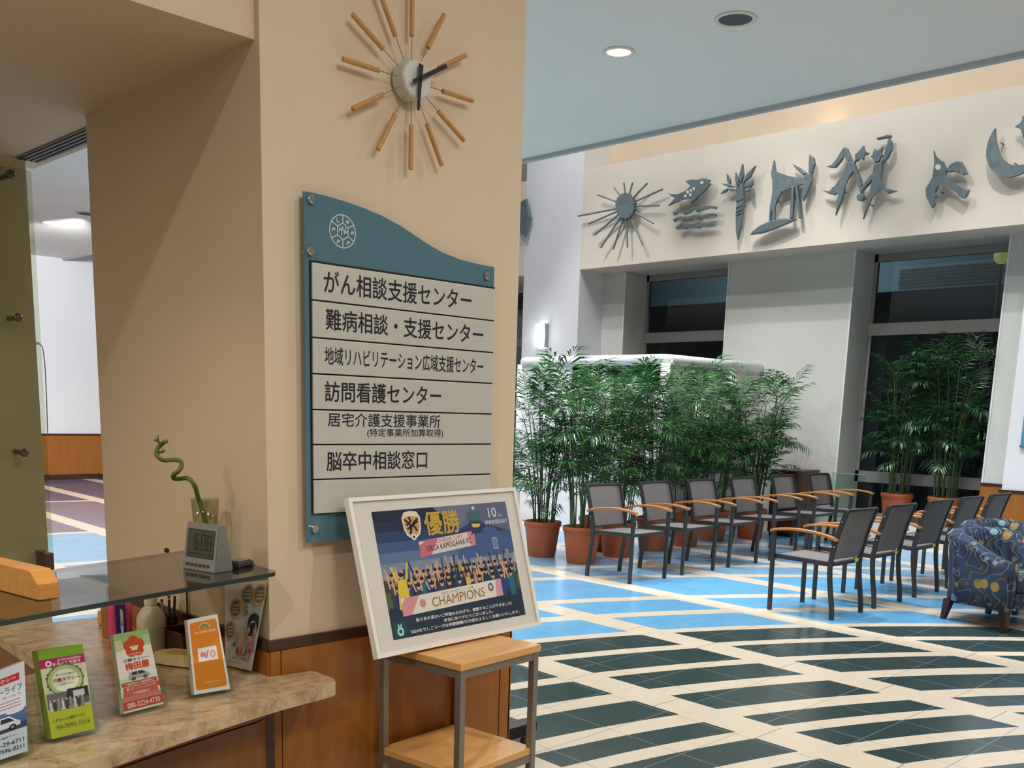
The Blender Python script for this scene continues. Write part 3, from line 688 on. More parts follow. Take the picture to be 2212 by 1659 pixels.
# poster frame
qa = [onZ(815, 1424, TZ+.008), onZ(1167, 1350, TZ+.008), onY(1112, 1053, YP-.062)]
_n = (qa[1]-qa[0]).cross(qa[2]-qa[0]); _d = ray(750, 1076); qa.append(EYE+_d*((qa[0]-EYE).dot(_n)/_d.dot(_n)))
fo = (qa[0]+qa[1])/2
fr_ = thing('poster_frame', 'white framed championship team poster leaning on the pillar on the side table', 'framed poster', fo)
ql = [p-fo for p in qa]
ff = quadfn(*ql)
def slab(u0, v0, u1, v1, h0, h1, mi=0, bm=None):
    P = [ff(u, v_, h) for h in (h0, h1) for u, v_ in ((u0, v0), (u1, v0), (u1, v1), (u0, v1))]
    vs = [bm.verts.new(p) for p in P]
    for q in ((3, 2, 1, 0), (4, 5, 6, 7), (0, 1, 5, 4), (1, 2, 6, 5), (2, 3, 7, 6), (3, 0, 4, 7)): bm.faces.new([vs[i] for i in q]).material_index = mi
bm = bmesh.new(); slab(.004, .006, .996, .994, -.016, -.004, 0, bm); link('mount_board', bm, mat('mount_white', (226, 222, 214), .6), fr_)
bm = bmesh.new(); e1, e2 = .018, .026
slab(0, 0, e1, 1, -.018, .004, 0, bm); slab(1-e1, 0, 1, 1, -.018, .004, 0, bm); slab(e1, 0, 1-e1, e2, -.018, .004, 0, bm); slab(e1, 1-e2, 1-e1, 1, -.018, .004, 0, bm)
link('moulding', bm, mat('frame_white', (232, 229, 222), .35), fr_)
# the printed picture: u0..u1, v0..v1 inside the mount
def px2uv(u, v_):
    BL, BR, TR, TL = (815, 1424), (1167, 1350), (1112, 1053), (750, 1076)
    s, t = .5, .5
    for _ in range(30):
        x = (BL[0]*(1-s)+BR[0]*s)*(1-t)+(TL[0]*(1-s)+TR[0]*s)*t; y = (BL[1]*(1-s)+BR[1]*s)*(1-t)+(TL[1]*(1-s)+TR[1]*s)*t
        dxs = (BR[0]-BL[0])*(1-t)+(TR[0]-TL[0])*t; dys = (BR[1]-BL[1])*(1-t)+(TR[1]-TL[1])*t
        dxt = (TL[0]*(1-s)+TR[0]*s)-(BL[0]*(1-s)+BR[0]*s); dyt = (TL[1]*(1-s)+TR[1]*s)-(BL[1]*(1-s)+BR[1]*s)
        D = dxs*dyt-dxt*dys; ex, ey = u-x, v_-y
        s += (ex*dyt-ey*dxt)/D; t += (ey*dxs-ex*dys)/D
    return s, t
c4 = [px2uv(*p) for p in ((846, 1384), (1133, 1328), (1089, 1083), (797, 1106))]
def pf(x, y, h):
    u = (c4[0][0]*(1-x)+c4[1][0]*x)*(1-y)+(c4[3][0]*(1-x)+c4[2][0]*x)*y
    w_ = (c4[0][1]*(1-x)+c4[1][1]*x)*(1-y)+(c4[3][1]*(1-x)+c4[2][1]*x)*y
    return ff(u, w_, -.0036+h*.5)
pr = Print(pf)
sky = [(20, 30, 58), (24, 40, 78), (38, 62, 108), (62, 92, 140), (92, 120, 160), (122, 142, 172), (140, 152, 176)]
for i, c_ in enumerate(sky):
    pr.rect(0, 1-(i+1)*.083, 1, 1-i*.083, ink(*c_), 1)
pr.rect(0, .0, 1, .42, ink(34, 52, 74), 1)
pr.rect(0, .24, 1, .44, ink(86, 100, 60), 1.2); pr.rect(0, .36, 1, .46, ink(60, 66, 66), 1.3)
pr.poly([(.55, .62), (.70, .70), (.80, .80), (.86, .79), (.95, .70), (1, .66), (1, .55), (.55, .55)], ink(70, 98, 148), 1.6)
pr.poly([(.42, 1), (1, 1), (1, .74), (.72, .86), (.60, .80)], ink(96, 106, 140), 1.4)
pr.poly([(.42, 1), (.72, 1), (.60, .80)], ink(112, 120, 150), 1.5)
rnd = random.Random(4)
skin, hair = ink(214, 172, 140), ink(40, 30, 28)
kits = [ink(24, 38, 74), ink(36, 70, 128), ink(44, 44, 58), ink(220, 196, 60), ink(30, 50, 92), ink(60, 66, 84), ink(26, 110, 140)]
for row, (yb, nn, sz) in enumerate(((.46, 22, .9), (.40, 19, 1.0), (.35, 12, 1.05))):
    for k in range(nn):
        x = .05+.93*(k+rnd.uniform(-.25, .25)+.3)/nn; kit = rnd.choice(kits); y0 = yb-.16
        if row == 2 and .25 < x < .8: y0 = yb-.10
        pr.poly([(x-.020*sz, y0), (x+.020*sz, y0), (x+.024*sz, yb), (x-.024*sz, yb)], kit, 2+row)
        for s_ in (-1, 1):
            tx = x+s_*rnd.uniform(.015, .05); ty = yb+rnd.uniform(.05, .14)
            pr.line([(x+s_*.02*sz, yb-.01), (tx, ty)], .011, skin if rnd.random() < .5 else kit, 2+row+.2)
        pr.ell(x, yb+.028*sz, .014*sz, .026*sz, skin, 2.3+row, 10); pr.ell(x, yb+.040*sz, .0145*sz, .016*sz, hair, 2.4+row, 10)
pr.poly([(.075, .22), (.16, .22), (.15, .45), (.09, .45)], ink(226, 200, 70), 5.2); pr.line([(.09, .44), (.06, .56)], .014, ink(226, 200, 70), 5.3); pr.line([(.15, .44), (.175, .58)], .014, ink(226, 200, 70), 5.3)
pr.ell(.12, .475, .015, .03, skin, 5.4); pr.ell(.12, .49, .016, .018, hair, 5.5)
pr.rect(.835, .60, .875, .70, ink(168, 178, 190), 5.2); pr.rect(.84, .61, .87, .69, ink(110, 134, 170), 5.4)
# banners
pr.poly([(.29, .61), (.70, .655), (.70, .775), (.28, .73)], ink(226, 214, 212), 6)
pr.poly([(.28, .60), (.36, .62), (.42, .74), (.33, .735), (.28, .70)], ink(208, 110, 124), 6.4); pr.poly([(.66, .655), (.70, .655), (.70, .775), (.645, .77)], ink(216, 140, 150), 6.4)
pr.text('CHEER UP!', .40, .705, .60, .735, ink(190, 120, 70), .01, 7, .09)
pr.text('ORCA KAMOGAWA FC', .33, .645, .665, .69, ink(60, 48, 56), .02, 7.2, .09)
pr.poly([(.09, .165), (.845, .20), (.845, .345), (.09, .305)], ink(232, 228, 218), 8)
pr.poly([(.09, .165), (.15, .17), (.22, .312), (.12, .307), (.09, .25)], ink(220, 150, 162), 8.4); pr.poly([(.79, .20), (.845, .20), (.845, .345), (.80, .335)], ink(222, 160, 170), 8.4)
pr.text('CHAMPIONS', .30, .20, .70, .275, ink(150, 120, 66), .012, 9, .045)
pr.text('2023プレナスなでしこリーグ1部', .38, .287, .62, .307, ink(70, 60, 60), .01, 9, .045)
pr.ell(.235, .245, .022, .035, ink(196, 150, 150), 9); pr.ell(.755, .285, .022, .035, ink(90, 84, 92), 9); pr.ell(.755, .285, .012, .02, ink(214, 210, 204), 9.3)
# message and small mark
WH = ink(232, 234, 238)
pr.text('皆さまの温かいご声援のおかげで、優勝することができました!', .17, .108, .90, .136, WH, .02, 10)
pr.text('本当にありがとうございました。', .36, .066, .74, .094, WH, .02, 10)
pr.text('2024なでしこリーグは来期開幕!引き続きよろしくお願いいたします。', .12, .024, .95, .052, WH, .02, 10)
pr.rect(.01, .01, .10, .13, ink(30, 78, 88), 9); pr.ell(.055, .055, .022, .036, ink(170, 232, 222), 10); pr.ell(.055, .055, .011, .016, ink(30, 98, 98), 10.4)
for s_ in (-1, 1): pr.ell(.055+s_*.008, .10, .005, .014, ink(170, 232, 222), 10.2)
# crest
pr.poly([(.19, .93), (.21, .975), (.255, .985), (.30, .975), (.32, .93), (.315, .84), (.30, .79), (.255, .75), (.21, .79), (.195, .84)], ink(232, 224, 208), 9)
pr.poly([(.20, .93), (.255, .945), (.31, .93), (.305, .845), (.29, .80), (.255, .77), (.22, .80), (.205, .845)], ink(206, 160, 110), 9.4)
for P_ in ([(.21, .92), (.25, .86), (.235, .80)], [(.30, .92), (.26, .88), (.285, .82)], [(.22, .84), (.30, .90)], [(.215, .87), (.25, .90), (.24, .94)]): pr.line(P_, .015, ink(26, 22, 26), 9.8)
pr.ell(.255, .775, .018, .026, ink(240, 236, 228), 10); pr.ell(.255, .775, .008, .012, ink(30, 28, 32), 10.3)
pr.text('優勝', .345, .775, .60, .965, ink(206, 168, 60), .02, 9)
pr.ell(.725, .90, .05, .055, ink(70, 110, 110), 8.6); pr.rect(.675, .845, .775, .865, ink(50, 92, 90), 8.8); pr.ell(.725, .965, .012, .016, ink(214, 214, 210), 8.8)
pr.poly([(.67, .845), (.78, .835), (.755, .80), (.785, .745), (.725, .775), (.675, .735), (.69, .80)], ink(46, 60, 90), 8.7); pr.poly([(.69, .835), (.765, .828), (.745, .80), (.70, .803)], ink(222, 200, 90), 8.9)
pr.text('10', .84, .875, .905, .955, WH, .012, 9); pr.text('TH', .915, .872, .945, .892, WH, .01, 9); pr.text('ANNIVERSARY', .80, .815, .985, .85, WH, .01, 9)
pr.done('poster', fr_)
bm = bmesh.new(); slab(e1, e2, 1-e1, 1-e2, .0012, .0016, 0, bm); link('glazing', bm, glassmat('frame_glazing', (252, 252, 252), refl=.55), fr_)

# ================================================================== reception counter
GZ = .765
front = [(-1.0, 1.38), (-.5, 1.62), (0, 1.85), (.35, 1.985), (.65, 2.08), (.9, 2.152), (1.13, 2.218), (1.355, 2.272), (1.50, 2.296), (1.585, 2.305), (1.625, 2.325), (1.642, 2.37), (1.644, 2.478)]
fs = [(p.x, p.y) for p in smoothpath([(x, y, 0) for x, y in front], 4)]
outline = fs+[(1.510, 2.482), (1.500, 2.49), (1.500, 3.605), (1.10, 3.605), (1.06, 2.96), (.93, 2.90), (.4, 2.66), (-.3, 2.36), (-1.0, 2.02)]
GRAN = mat('speckled_granite', (186, 158, 124), .2, spec=.5)
nt = GRAN.node_tree; b_ = nt.nodes['Principled BSDF']; tc = nt.nodes.new('ShaderNodeTexCoord')
mp = nt.nodes.new('ShaderNodeMapping'); mp.inputs['Scale'].default_value = (1, 1.25, 1); mp.inputs['Rotation'].default_value = (0, 0, .5); nt.links.new(tc.outputs['Object'], mp.inputs[0])
n1 = nt.nodes.new('ShaderNodeTexNoise'); n1.inputs['Scale'].default_value = 13; n1.inputs['Detail'].default_value = 14; n1.inputs['Roughness'].default_value = .76; n1.inputs['Distortion'].default_value = .35; nt.links.new(mp.outputs[0], n1.inputs['Vector'])
r1 = nt.nodes.new('ShaderNodeValToRGB'); e = r1.color_ramp.elements; e[0].position = .28; e[0].color = (*lin((98, 74, 54)), 1); e[1].position = .74; e[1].color = (*lin((222, 204, 178)), 1)
for p_, c_ in ((.40, (158, 130, 98)), (.52, (190, 164, 130)), (.62, (202, 178, 146))): x_ = e.new(p_); x_.color = (*lin(c_), 1)
nt.links.new(n1.outputs[0], r1.inputs[0]); nt.links.new(r1.outputs[0], b_.inputs['Base Color'])
ct = thing('reception_counter', 'curved reception counter with polished speckled granite top left of the pillar', 'counter')
bm = bmesh.new(); prism(bm, outline, GZ-.036, GZ, bev=.008); link('countertop', bm, GRAN, ct)
ap = []
for i, (x, y) in enumerate(fs[:-12]):
    x2, y2 = fs[i+1]; L = math.hypot(x2-x, y2-y) or 1; ap.append((x-(y2-y)/L*.13, y+(x2-x)/L*.13))
ap = [p for p in ap if p[0] < 1.43]+[(1.46, 2.44)]
pan = ap+[(p[0]-.004, p[1]+.03) for p in ap[::-1]]
bm = bmesh.new(); prism(bm, pan, .06, .66); link('front_panel', bm, PANEL2, ct)
bm = bmesh.new(); prism(bm, [(x-.002, y-.008) for x, y in ap]+[(x-.002, y+.02) for x, y in ap[::-1]], .668, GZ-.037); link('frieze_rail', bm, PANEL2, ct)
bm = bmesh.new(); prism(bm, [(x, y+.01) for x, y in ap]+[(x, y+.03) for x, y in ap[::-1]], 0, .06); link('plinth', bm, DARKW, ct)
link('end_post', bxm(1.436, 1.490, 2.44, 2.487, 0, GZ-.037), DARKW, ct)
link('return_panel', bxm(1.12, 1.15, 3.0, 3.6, 0, GZ-.037), PANEL2, ct)
# glass shelf over it
SZ = 1.085
gf = [(-.9, 1.60), (-.3, 1.84), (.2, 2.03), (.45, 2.12), (.69, 2.204), (.95, 2.282), (1.266, 2.366), (1.46, 2.418), (1.497, 2.434), (1.510, 2.462), (1.513, 2.52)]
go = [(p.x, p.y) for p in smoothpath([(x, y, 0) for x, y in gf], 3)]+[(1.513, 2.962), (1.40, 2.928), (1.19, 2.86), (.7, 2.70), (.2, 2.53), (-.4, 2.28), (-.9, 2.06)]
gs = thing('glass_shelf', 'raised glass shelf with green edge above the granite counter', 'shelf')
bm = bmesh.new(); prism(bm, go, SZ-.0115, SZ, mi=0, mi_side=1); link('pane', bm, [SHELFG, EDGEG], gs)
for x, y in ((.05, 2.25), (-.6, 1.98)):
    bm = bmesh.new(); lathe(bm, [(.02, GZ), (.02, GZ+.004), (.011, GZ+.006), (.011, SZ-.018), (.02, SZ-.016), (.02, SZ-.0118)], 16, M=Matrix.Translation((x, y, 0))); link('support_post', bm, CHROME, gs, False)

# frosted glass panel standing before the reception wall
gp = thing('glass_wall_panel', 'tall glass panel on round bolts before the reception wall at the left edge', 'panel', (0, 4.36, 0))
link('pane', bxm(-1.2, 1.60, -.006, .004, .70, 2.43), FROST, gp)
for (u, v_) in ((22, 377), (38, 686), (52, 978)):
    q = onY(u, v_, 4.35); bm = bmesh.new()
    lathe(bm, [(.010, -.088), (.010, .008), (.017, .010), (.017, .022), (.012, .026)], 18, M=Matrix.Translation((q.x, 0, q.z)) @ SM)
    link('standoff_bolt', bm, mat('dark_chrome', (110, 104, 96), .25, .9), gp, False)
q0, q1 = onY(95, 1195, 4.35), onY(112, 1238, 4.35)
link('foot_clip', bxm(q0.x, q1.x+.01, -.02, .09, q1.z, q0.z, bev=.004), mat('brown_clip', (98, 66, 54), .5), gp)

cd_ = [onY(84, 742, 4.58), onY(92, 752, 4.60), onY(97, 790, 4.60), onY(100, 850, 4.60), onY(103, 936, 4.60)]
co = thing('hanging_cord', 'thin grey cord hanging beside the reception wall edge before the far white wall', 'cord', cd_[0])
bm = bmesh.new(); tube(bm, [p-cd_[0] for p in smoothpath(cd_, 5)], .0022, 6); link('cord', bm, mat('cord_grey', (120, 120, 126), .6), co)
bm = bmesh.new(); tube(bm, [Vector((-.03, 0, 0)), Vector((.004, 0, 0))], .006, 8); link('hook', bm, PAPER, co)

# ================================================================== things on the counter
def holder(name, label, bl, br, tl, tr, sheets, thick=.016, tilt_y=.045, draw=None, edge=(228, 226, 220), grp='leaflet holders on the counter'):
    """clear acrylic stand with a pile of leaflets; corners from the photo on the granite and in the leaflet's own upright plane"""
    A = onZ(*bl, GZ+.012); B_ = onZ(*br, GZ+.012)
    ax = Vector((B_.x-A.x, B_.y-A.y, 0)).normalized(); n = Vector((ax.y, -ax.x, 0))       # towards the viewer
    def upper(px):      # plane leaning back
        d = ray(*px); up = (Vector((0, 0, 1))-n*.20).normalized(); nn = ax.cross(up)
        t = (A-EYE).dot(nn)/d.dot(nn); return EYE+d*t
    TL_, TR_ = upper(tl), upper(tr); O = (A+B_)/2; O.z = GZ
    t = thing(name, label, 'leaflet holder', O, 0, grp)
    L4 = [p-O for p in (A, B_, TR_, TL_)]
    f = quadfn(*L4); up = (L4[3]-L4[0]).normalized(); nn = ax.cross(up)
    if nn.dot(EYE-O) < 0: nn = -nn
    bm = bmesh.new(); mm = [ink(*edge), PAPER]
    V = [bm.verts.new(p+nn*h) for h in (-thick, 0) for p in L4]
    for q in ((3, 2, 1, 0), (4, 5, 6, 7), (0, 1, 5, 4), (1, 2, 6, 5), (2, 3, 7, 6), (3, 0, 4, 7)): bm.faces.new([V[i] for i in q]).material_index = 0
    lf = link('leaflets', bm, mm, t)
    if draw:
        p_ = Print(lambda x, y, h: f(x, y, 0)+nn*(h+.0003)); draw(p_); p_.done('printed_cover', lf)
    wv = (L4[1]-L4[0]); w_ = wv.length; e = .006; bm = bmesh.new()
    def sl(u0, u1, v0, v1, h0, h1):
        P = [ax*(u-.5)*1+up*0 for u in (0,)]
        c = [(L4[0]+wv*u+up*v_+nn*h) for h in (h0, h1) for u, v_ in ((u0, v0), (u1, v0), (u1, v1), (u0, v1))]
        vs = [bm.verts.new(p) for p in c]
        for q in ((3, 2, 1, 0), (4, 5, 6, 7), (0, 1, 5, 4), (1, 2, 6, 5), (2, 3, 7, 6), (3, 0, 4, 7)): bm.faces.new([vs[i] for i in q])
    ex = e/w_; th = thick+.004
    sl(-ex-.015, 1+ex+.015, -.006, .165, -th-.003, -th)                       # back
    sl(-ex-.015, 1+ex+.015, -.006, .085, .005, .007)                           # front lip
    sl(-ex-.035, -ex-.015, -.006, .11, -th-.003, .007); sl(1+ex+.015, 1+ex+.035, -.006, .11, -th-.003, .007)
    sl(-ex-.035, 1+ex+.035, -.0095, -.006, -th-.003, .007)
    link('acrylic_stand', bm, ACRYL, t)
    # foot under the tilted pocket
    bm = bmesh.new(); bk = nn.copy(); bk.z = 0; bk.normalize()
    c = [Vector((L4[0].x, L4[0].y, 0)), Vector((L4[1].x, L4[1].y, 0))]
    P = [c[0]+bk*.004, c[1]+bk*.004, c[1]-bk*.06, c[0]-bk*.06]
    vs = [bm.verts.new(p+Vector((0, 0, h))) for h in (.0004, .0024) for p in P]
    for q in ((3, 2, 1, 0), (4, 5, 6, 7), (0, 1, 5, 4), (1, 2, 6, 5), (2, 3, 7, 6), (3, 0, 4, 7)): bm.faces.new([vs[i] for i in q])
    link('foot', bm, ACRYL, t)
    return t
def van(p, x0, y0, sx, sy, body, dark):
    q = lambda x, y: (x0+x*sx, y0+y*sy)
    p.poly([q(0, .25), q(0, .6), q(.12, 1), q(.7, 1), q(.9, .62), q(1, .5), q(1, .22), q(0, .2)], body)
    p.poly([q(.14, .62), q(.2, .92), q(.42, .92), q(.42, .6)], dark); p.poly([q(.46, .6), q(.46, .92), q(.68, .92), q(.84, .6)], dark)
    for cx in (.22, .78): p.ell(x0+cx*sx, y0+.2*sy, .10*sx, .2*sy, ink(24, 24, 26)); p.ell(x0+cx*sx, y0+.2*sy, .05*sx, .1*sy, ink(150, 150, 150))
def d1(p):
    p.rect(0, 0, 1, 1, ink(214, 222, 234)); p.rect(0, .82, .88, .90, ink(186, 52, 48)); p.text('介護タクシー', .10, .835, .80, .885, WH, .02)
    p.text('ハッピーライフ', .02, .70, .92, .78, ink(40, 50, 70), .01); p.text('サービス', .5, .655, .9, .68, ink(60, 70, 90), .01)
    for k in range(3): p.rect(.05, .61-k*.035, .88, .618-k*.035, ink(180, 90, 80))
    p.rect(0, .30, 1, .50, ink(84, 108, 158)); p.rect(0, .28, 1, .35, ink(54, 70, 110)); p.ell(.75, .49, .2, .025, ink(214, 220, 230)); van(p, .08, .29, .78, .16, ink(232, 234, 238), ink(40, 52, 80))
    p.text('お気軽にお電話下さい', .08, .215, .8, .235, ink(60, 70, 90), .01); p.text('0470-29-6711', .12, .13, .92, .175, ink(52, 62, 84), .02); p.text('090-7596-0211', .12, .055, .92, .10, ink(52, 62, 84), .02)
def d2(p):
    p.rect(0, 0, 1, 1, ink(196, 204, 150)); p.rect(0, 0, 1, .30, ink(190, 196, 48)); p.rect(0, .86, 1, 1, ink(122, 168, 40)); p.rect(0, .79, 1, .89, ink(176, 24, 92))
    p.text('おでかけのお手伝い', .40, .845, .93, .875, WH, .02); p.text('まるっとお任せ', .28, .80, .90, .84, WH, .02); p.ell(.19, .835, .07, .035, WH); p.ell(.19, .835, .035, .018, ink(176, 24, 92))
    p.rect(0, .52, 1, .79, ink(206, 214, 184)); p.ell(.50, .63, .42, .185, ink(86, 122, 56)); p.ell(.50, .63, .385, .168, ink(170, 190, 130)); p.ell(.50, .625, .30, .13, ink(220, 226, 206))
    for k in range(26):
        a = 2*PI*k/26; p.ell(.50+.42*math.cos(a), .63+.185*math.sin(a), .022, .012, ink(*((70, 100, 46), (184, 190, 160), (120, 60, 70))[k % 3]), None, 6)
    p.text('車いすのまま乗れる', .30, .685, .72, .705, ink(90, 100, 80), .01); p.text('介護タクシー', .22, .615, .82, .66, ink(176, 40, 100), .03); p.text('ご利用下さい', .34, .575, .68, .595, ink(110, 110, 100), .01)
    p.rect(.03, .33, .97, .50, ink(98, 98, 96)); p.poly([(.45, .42), (.50, .52), (.97, .52), (.97, .40)], ink(38, 40, 42)); p.rect(.62, .42, .88, .49, ink(188, 190, 190))
    for k in range(9): p.poly([(.06+k*.09, .30), (.12+k*.09, .30), (.12+k*.09, .40), (.06+k*.09, .40)], ink(*((210, 210, 206), (66, 64, 64), (150, 146, 140))[k % 3])); p.ell(.09+k*.09, .415, .022, .017, ink(196, 176, 158), None, 8)
    p.text('⌂ まるっと介護サービス', .08, .18, .80, .215, ink(50, 60, 26), .01); p.text('04-7092-1214', .14, .09, .90, .14, ink(122, 132, 40), .02)
def d3(p):
    p.rect(0, 0, 1, 1, ink(226, 226, 218)); p.rect(0, .86, 1, 1, ink(150, 186, 112)); p.rect(0, .78, .2, .92, ink(186, 206, 158)); p.rect(.8, .80, 1, .93, ink(176, 200, 150))
    OR = ink(196, 72, 26)
    for k in range(5): a = PI/2+2*PI*k/5; p.ell(.52+.155*math.cos(a), .81+.072*math.sin(a), .155, .068, OR)
    p.ell(.52, .80, .15, .07, OR)
    for k in range(7): p.line([(.52+(k-3)*.018, .785), (.52+(k-3)*.04, .825-.004*abs(k-3))], .018, ink(236, 220, 200))
    p.rect(.44, .765, .60, .787, ink(236, 220, 200)); p.text('~うめだや~', .30, .705, .74, .728, ink(240, 220, 200), .02)
    p.text('介護タクシー', .16, .628, .88, .67, ink(74, 66, 60), .02); p.text('梅田屋', .20, .525, .84, .615, OR, .04)
    van(p, .24, .385, .56, .115, ink(168, 172, 172), ink(40, 42, 44))
    p.rect(.04, .325, .96, .375, ink(196, 82, 44)); p.text('一般車両から介護車両まで', .12, .335, .88, .362, WH, .01)
    p.rect(.06, .255, 1, .315, ink(200, 84, 50)); p.text('車いす・ストレッチャー可', .14, .268, .90, .302, WH, .01); p.rect(.04, .20, .94, .25, ink(204, 94, 62)); p.text('24時間受付', .3, .21, .72, .24, WH, .01)
    p.rect(0, .15, 1, .195, ink(206, 120, 110)); p.text('お気軽にお電話ください', .14, .158, .86, .186, ink(224, 120, 160), .01)
    p.rect(-.0, .03, 1, .14, ink(196, 68, 48)); p.text('080-3224-4730', .10, .05, .93, .115, ink(240, 224, 214), .02)
def d4(p):
    p.rect(0, 0, 1, 1, ink(234, 230, 222)); OR = ink(222, 132, 22)
    R_ = [(.10, .05), (.90, .05), (.94, .08), (.94, .92), (.90, .95), (.10, .95), (.06, .92), (.06, .08)]; p.poly(R_, OR)
    for r_, c_ in ((.185, (226, 196, 120)), (.16, (110, 150, 110)), (.13, (70, 120, 150)), (.10, (222, 132, 22))): p.ell(.52, .84, r_, r_*.46, ink(*c_), None, 14, 0, PI)
    p.text('鴨川市医療介護連携', .20, .79, .86, .82, ink(246, 226, 190), .01)
    p.rect(.22, .42, .80, .60, ink(238, 234, 232)); p.ell(.36, .51, .08, .035, ink(226, 130, 130)); p.ell(.66, .50, .09, .05, ink(230, 150, 160)); p.ell(.66, .50, .05, .028, ink(244, 214, 206)); p.line([(.46, .46), (.54, .56)], .03, ink(120, 120, 150)); p.line([(.42, .46), (.46, .55)], .02, ink(214, 90, 100))
    p.text('あなたのそばに', .34, .125, .78, .145, ink(246, 220, 180), .01)
holder('leaflet_holder', 'pale leaflets with a white van, leftmost clear stand on the counter', (-42, 1655), (60, 1622), (-50, 1468), (52, 1428), 1, draw=d1)
holder('leaflet_holder', 'green taxi leaflets with a magenta stripe in a clear stand on the counter', (112, 1597), (205, 1574), (80, 1406), (178, 1391), 1, .026, draw=d2, edge=(140, 160, 60))
holder('leaflet_holder', 'white leaflets with an orange flower in a clear stand on the counter', (268, 1542), (353, 1520), (244, 1372), (319, 1358), 1, draw=d3, edge=(196, 206, 170))
holder('leaflet_holder', 'orange leaflets with a small rainbow in a clear stand on the counter', (420, 1501), (497, 1488), (404, 1340), (469, 1326), 1, .02, draw=d4)
# tall flyer stand against the pillar corner
cr = [Vector((1.462, 2.665, GZ+.008)), Vector((1.487, 2.555, GZ+.008)), None, None]
d_ = ray(580, 1252); cr[2] = EYE+d_*(2.50/d_.y); d_ = ray(486, 1262); cr[3] = EYE+d_*(2.60/d_.y)
O5 = Vector((1.475, 2.61, GZ)); q5 = [p-O5 for p in cr]; f5 = quadfn(*q5)
nn5 = (q5[1]-q5[0]).cross(q5[3]-q5[0]).normalized(); s5 = 1 if nn5.dot(EYE-O5) > 0 else -1
t5 = thing('flyer_stand', 'tall clear stand with an illustrated flyer against the pillar corner', 'flyer stand', O5)
p5 = Print(lambda x, y, h: f5(x, y, s5*(h+.0002)))
p5.rect(0, 0, 1, 1, ink(224, 220, 212))
for cx, cy in ((.28, .70), (.56, .86), (.86, .84), (.16, .44)):
    p5.ell(cx, cy, .15, .115, ink(210, 150, 50)); p5.ell(cx, cy, .125, .095, ink(112, 104, 130))
    for k in range(3): p5.rect(cx-.08, cy-.05+k*.04, cx+.08, cy-.03+k*.04, ink(196, 170, 80))
p5.text('お悩み', .50, .60, .62, .74, ink(40, 40, 60), .02); p5.text('ご相談', .46, .76, .66, .79, ink(90, 90, 90), .01)
p5.ell(.80, .50, .155, .14, ink(24, 26, 40)); p5.ell(.80, .455, .13, .105, ink(216, 170, 138)); p5.rect(.66, .485, .94, .53, ink(28, 34, 62)); p5.ell(.80, .55, .15, .09, ink(30, 38, 70))
for ex_ in (.75, .85): p5.ell(ex_, .455, .012, .012, ink(30, 24, 24), None, 8)
p5.ell(.80, .405, .028, .010, ink(196, 80, 70), None, 8); p5.poly([(.68, .20), (.95, .20), (.90, .345), (.72, .345)], ink(206, 120, 150)); p5.ell(.80, .345, .06, .03, ink(216, 170, 138))
for k in range(4): p5.poly([(.44+k*.035, .36), (.465+k*.035, .36), (.475+k*.035, .50-.02*abs(k-1.5)), (.45+k*.035, .50-.02*abs(k-1.5))], ink(216, 170, 138))
p5.ell(.51, .32, .085, .07, ink(216, 170, 138)); p5.text('一緒に', .22, .24, .38, .31, ink(40, 40, 60), .03); p5.text('考えよう', .36, .145, .86, .245, ink(186, 40, 56), .04); p5.text('ひとりで悩まず', .26, .10, .86, .135, ink(150, 60, 70), .02)
p5.text('相談支援センター', .14, .05, .62, .07, ink(110, 104, 100), .01)
p5.done('flyer', t5)
bm = bmesh.new()
def quadslab(bm, P, off):
    vs = [bm.verts.new(p) for p in P]+[bm.verts.new(p+off) for p in P]
    for q in ((3, 2, 1, 0), (4, 5, 6, 7), (0, 1, 5, 4), (1, 2, 6, 5), (2, 3, 7, 6), (3, 0, 4, 7)): bm.faces.new([vs[i] for i in q])
quadslab(bm, [q5[0]-nn5*s5*.004, q5[1]-nn5*s5*.004, q5[2]-nn5*s5*.004, q5[3]-nn5*s5*.004], -nn5*s5*.002)
quadslab(bm, [q5[0]+nn5*s5*.004, q5[1]+nn5*s5*.004, q5[1].lerp(q5[2], .92)+nn5*s5*.004, q5[0].lerp(q5[3], .92)+nn5*s5*.004], nn5*s5*.002)
quadslab(bm, [Vector((-.02, .05, .0005)), Vector((.012, -.075, .0005)), Vector((.032, -.075, .0005)), Vector((.02, .05, .0005))], Vector((0, 0, .004)))
link('acrylic_stand', bm, ACRYL, t5)

def onshelf(u, v_): return onZ(u, v_, SZ)
# digital clock
dc = thing('digital_clock', 'silver digital clock reading 6:08 on the glass shelf', 'clock', (1.372, 2.575, SZ), math.radians(-78))
bm = bmesh.new()    # front at -y, wedge
pf_ = [(-.040, 0), (.026, 0), (.026, .012), (.004, .128), (-.012, .132), (-.020, .126)]
CMx = Matrix(((0, 0, 1, 0), (1, 0, 0, 0), (0, 1, 0, 0), (0, 0, 0, 1)))
prism(bm, pf_, -.068, .068, M=CMx); bmesh.ops.bevel(bm, geom=list(bm.edges), offset=.0025, segments=2, affect='EDGES')
link('case', bm, mat('silver_plastic', (134, 134, 132), .38, .3), dc)
fA, fB = Vector((0, -.040, 0)), Vector((0, -.020, .126)); fu = (fB-fA).normalized(); fn = Vector((0, -fu.z, fu.y))
fx = lambda x, y, h: Vector((x, 0, 0))+fA+fu*y+fn*(h+.0004)
pr = Print(fx); pr.rect(-.056, .036, .056, .116, ink(36, 38, 30), 1); pr.rect(-.053, .039, .053, .113, ink(62, 64, 48), 2); pr.done('lcd_screen', dc)
pr = Print(fx); SG = ink(20, 22, 18)
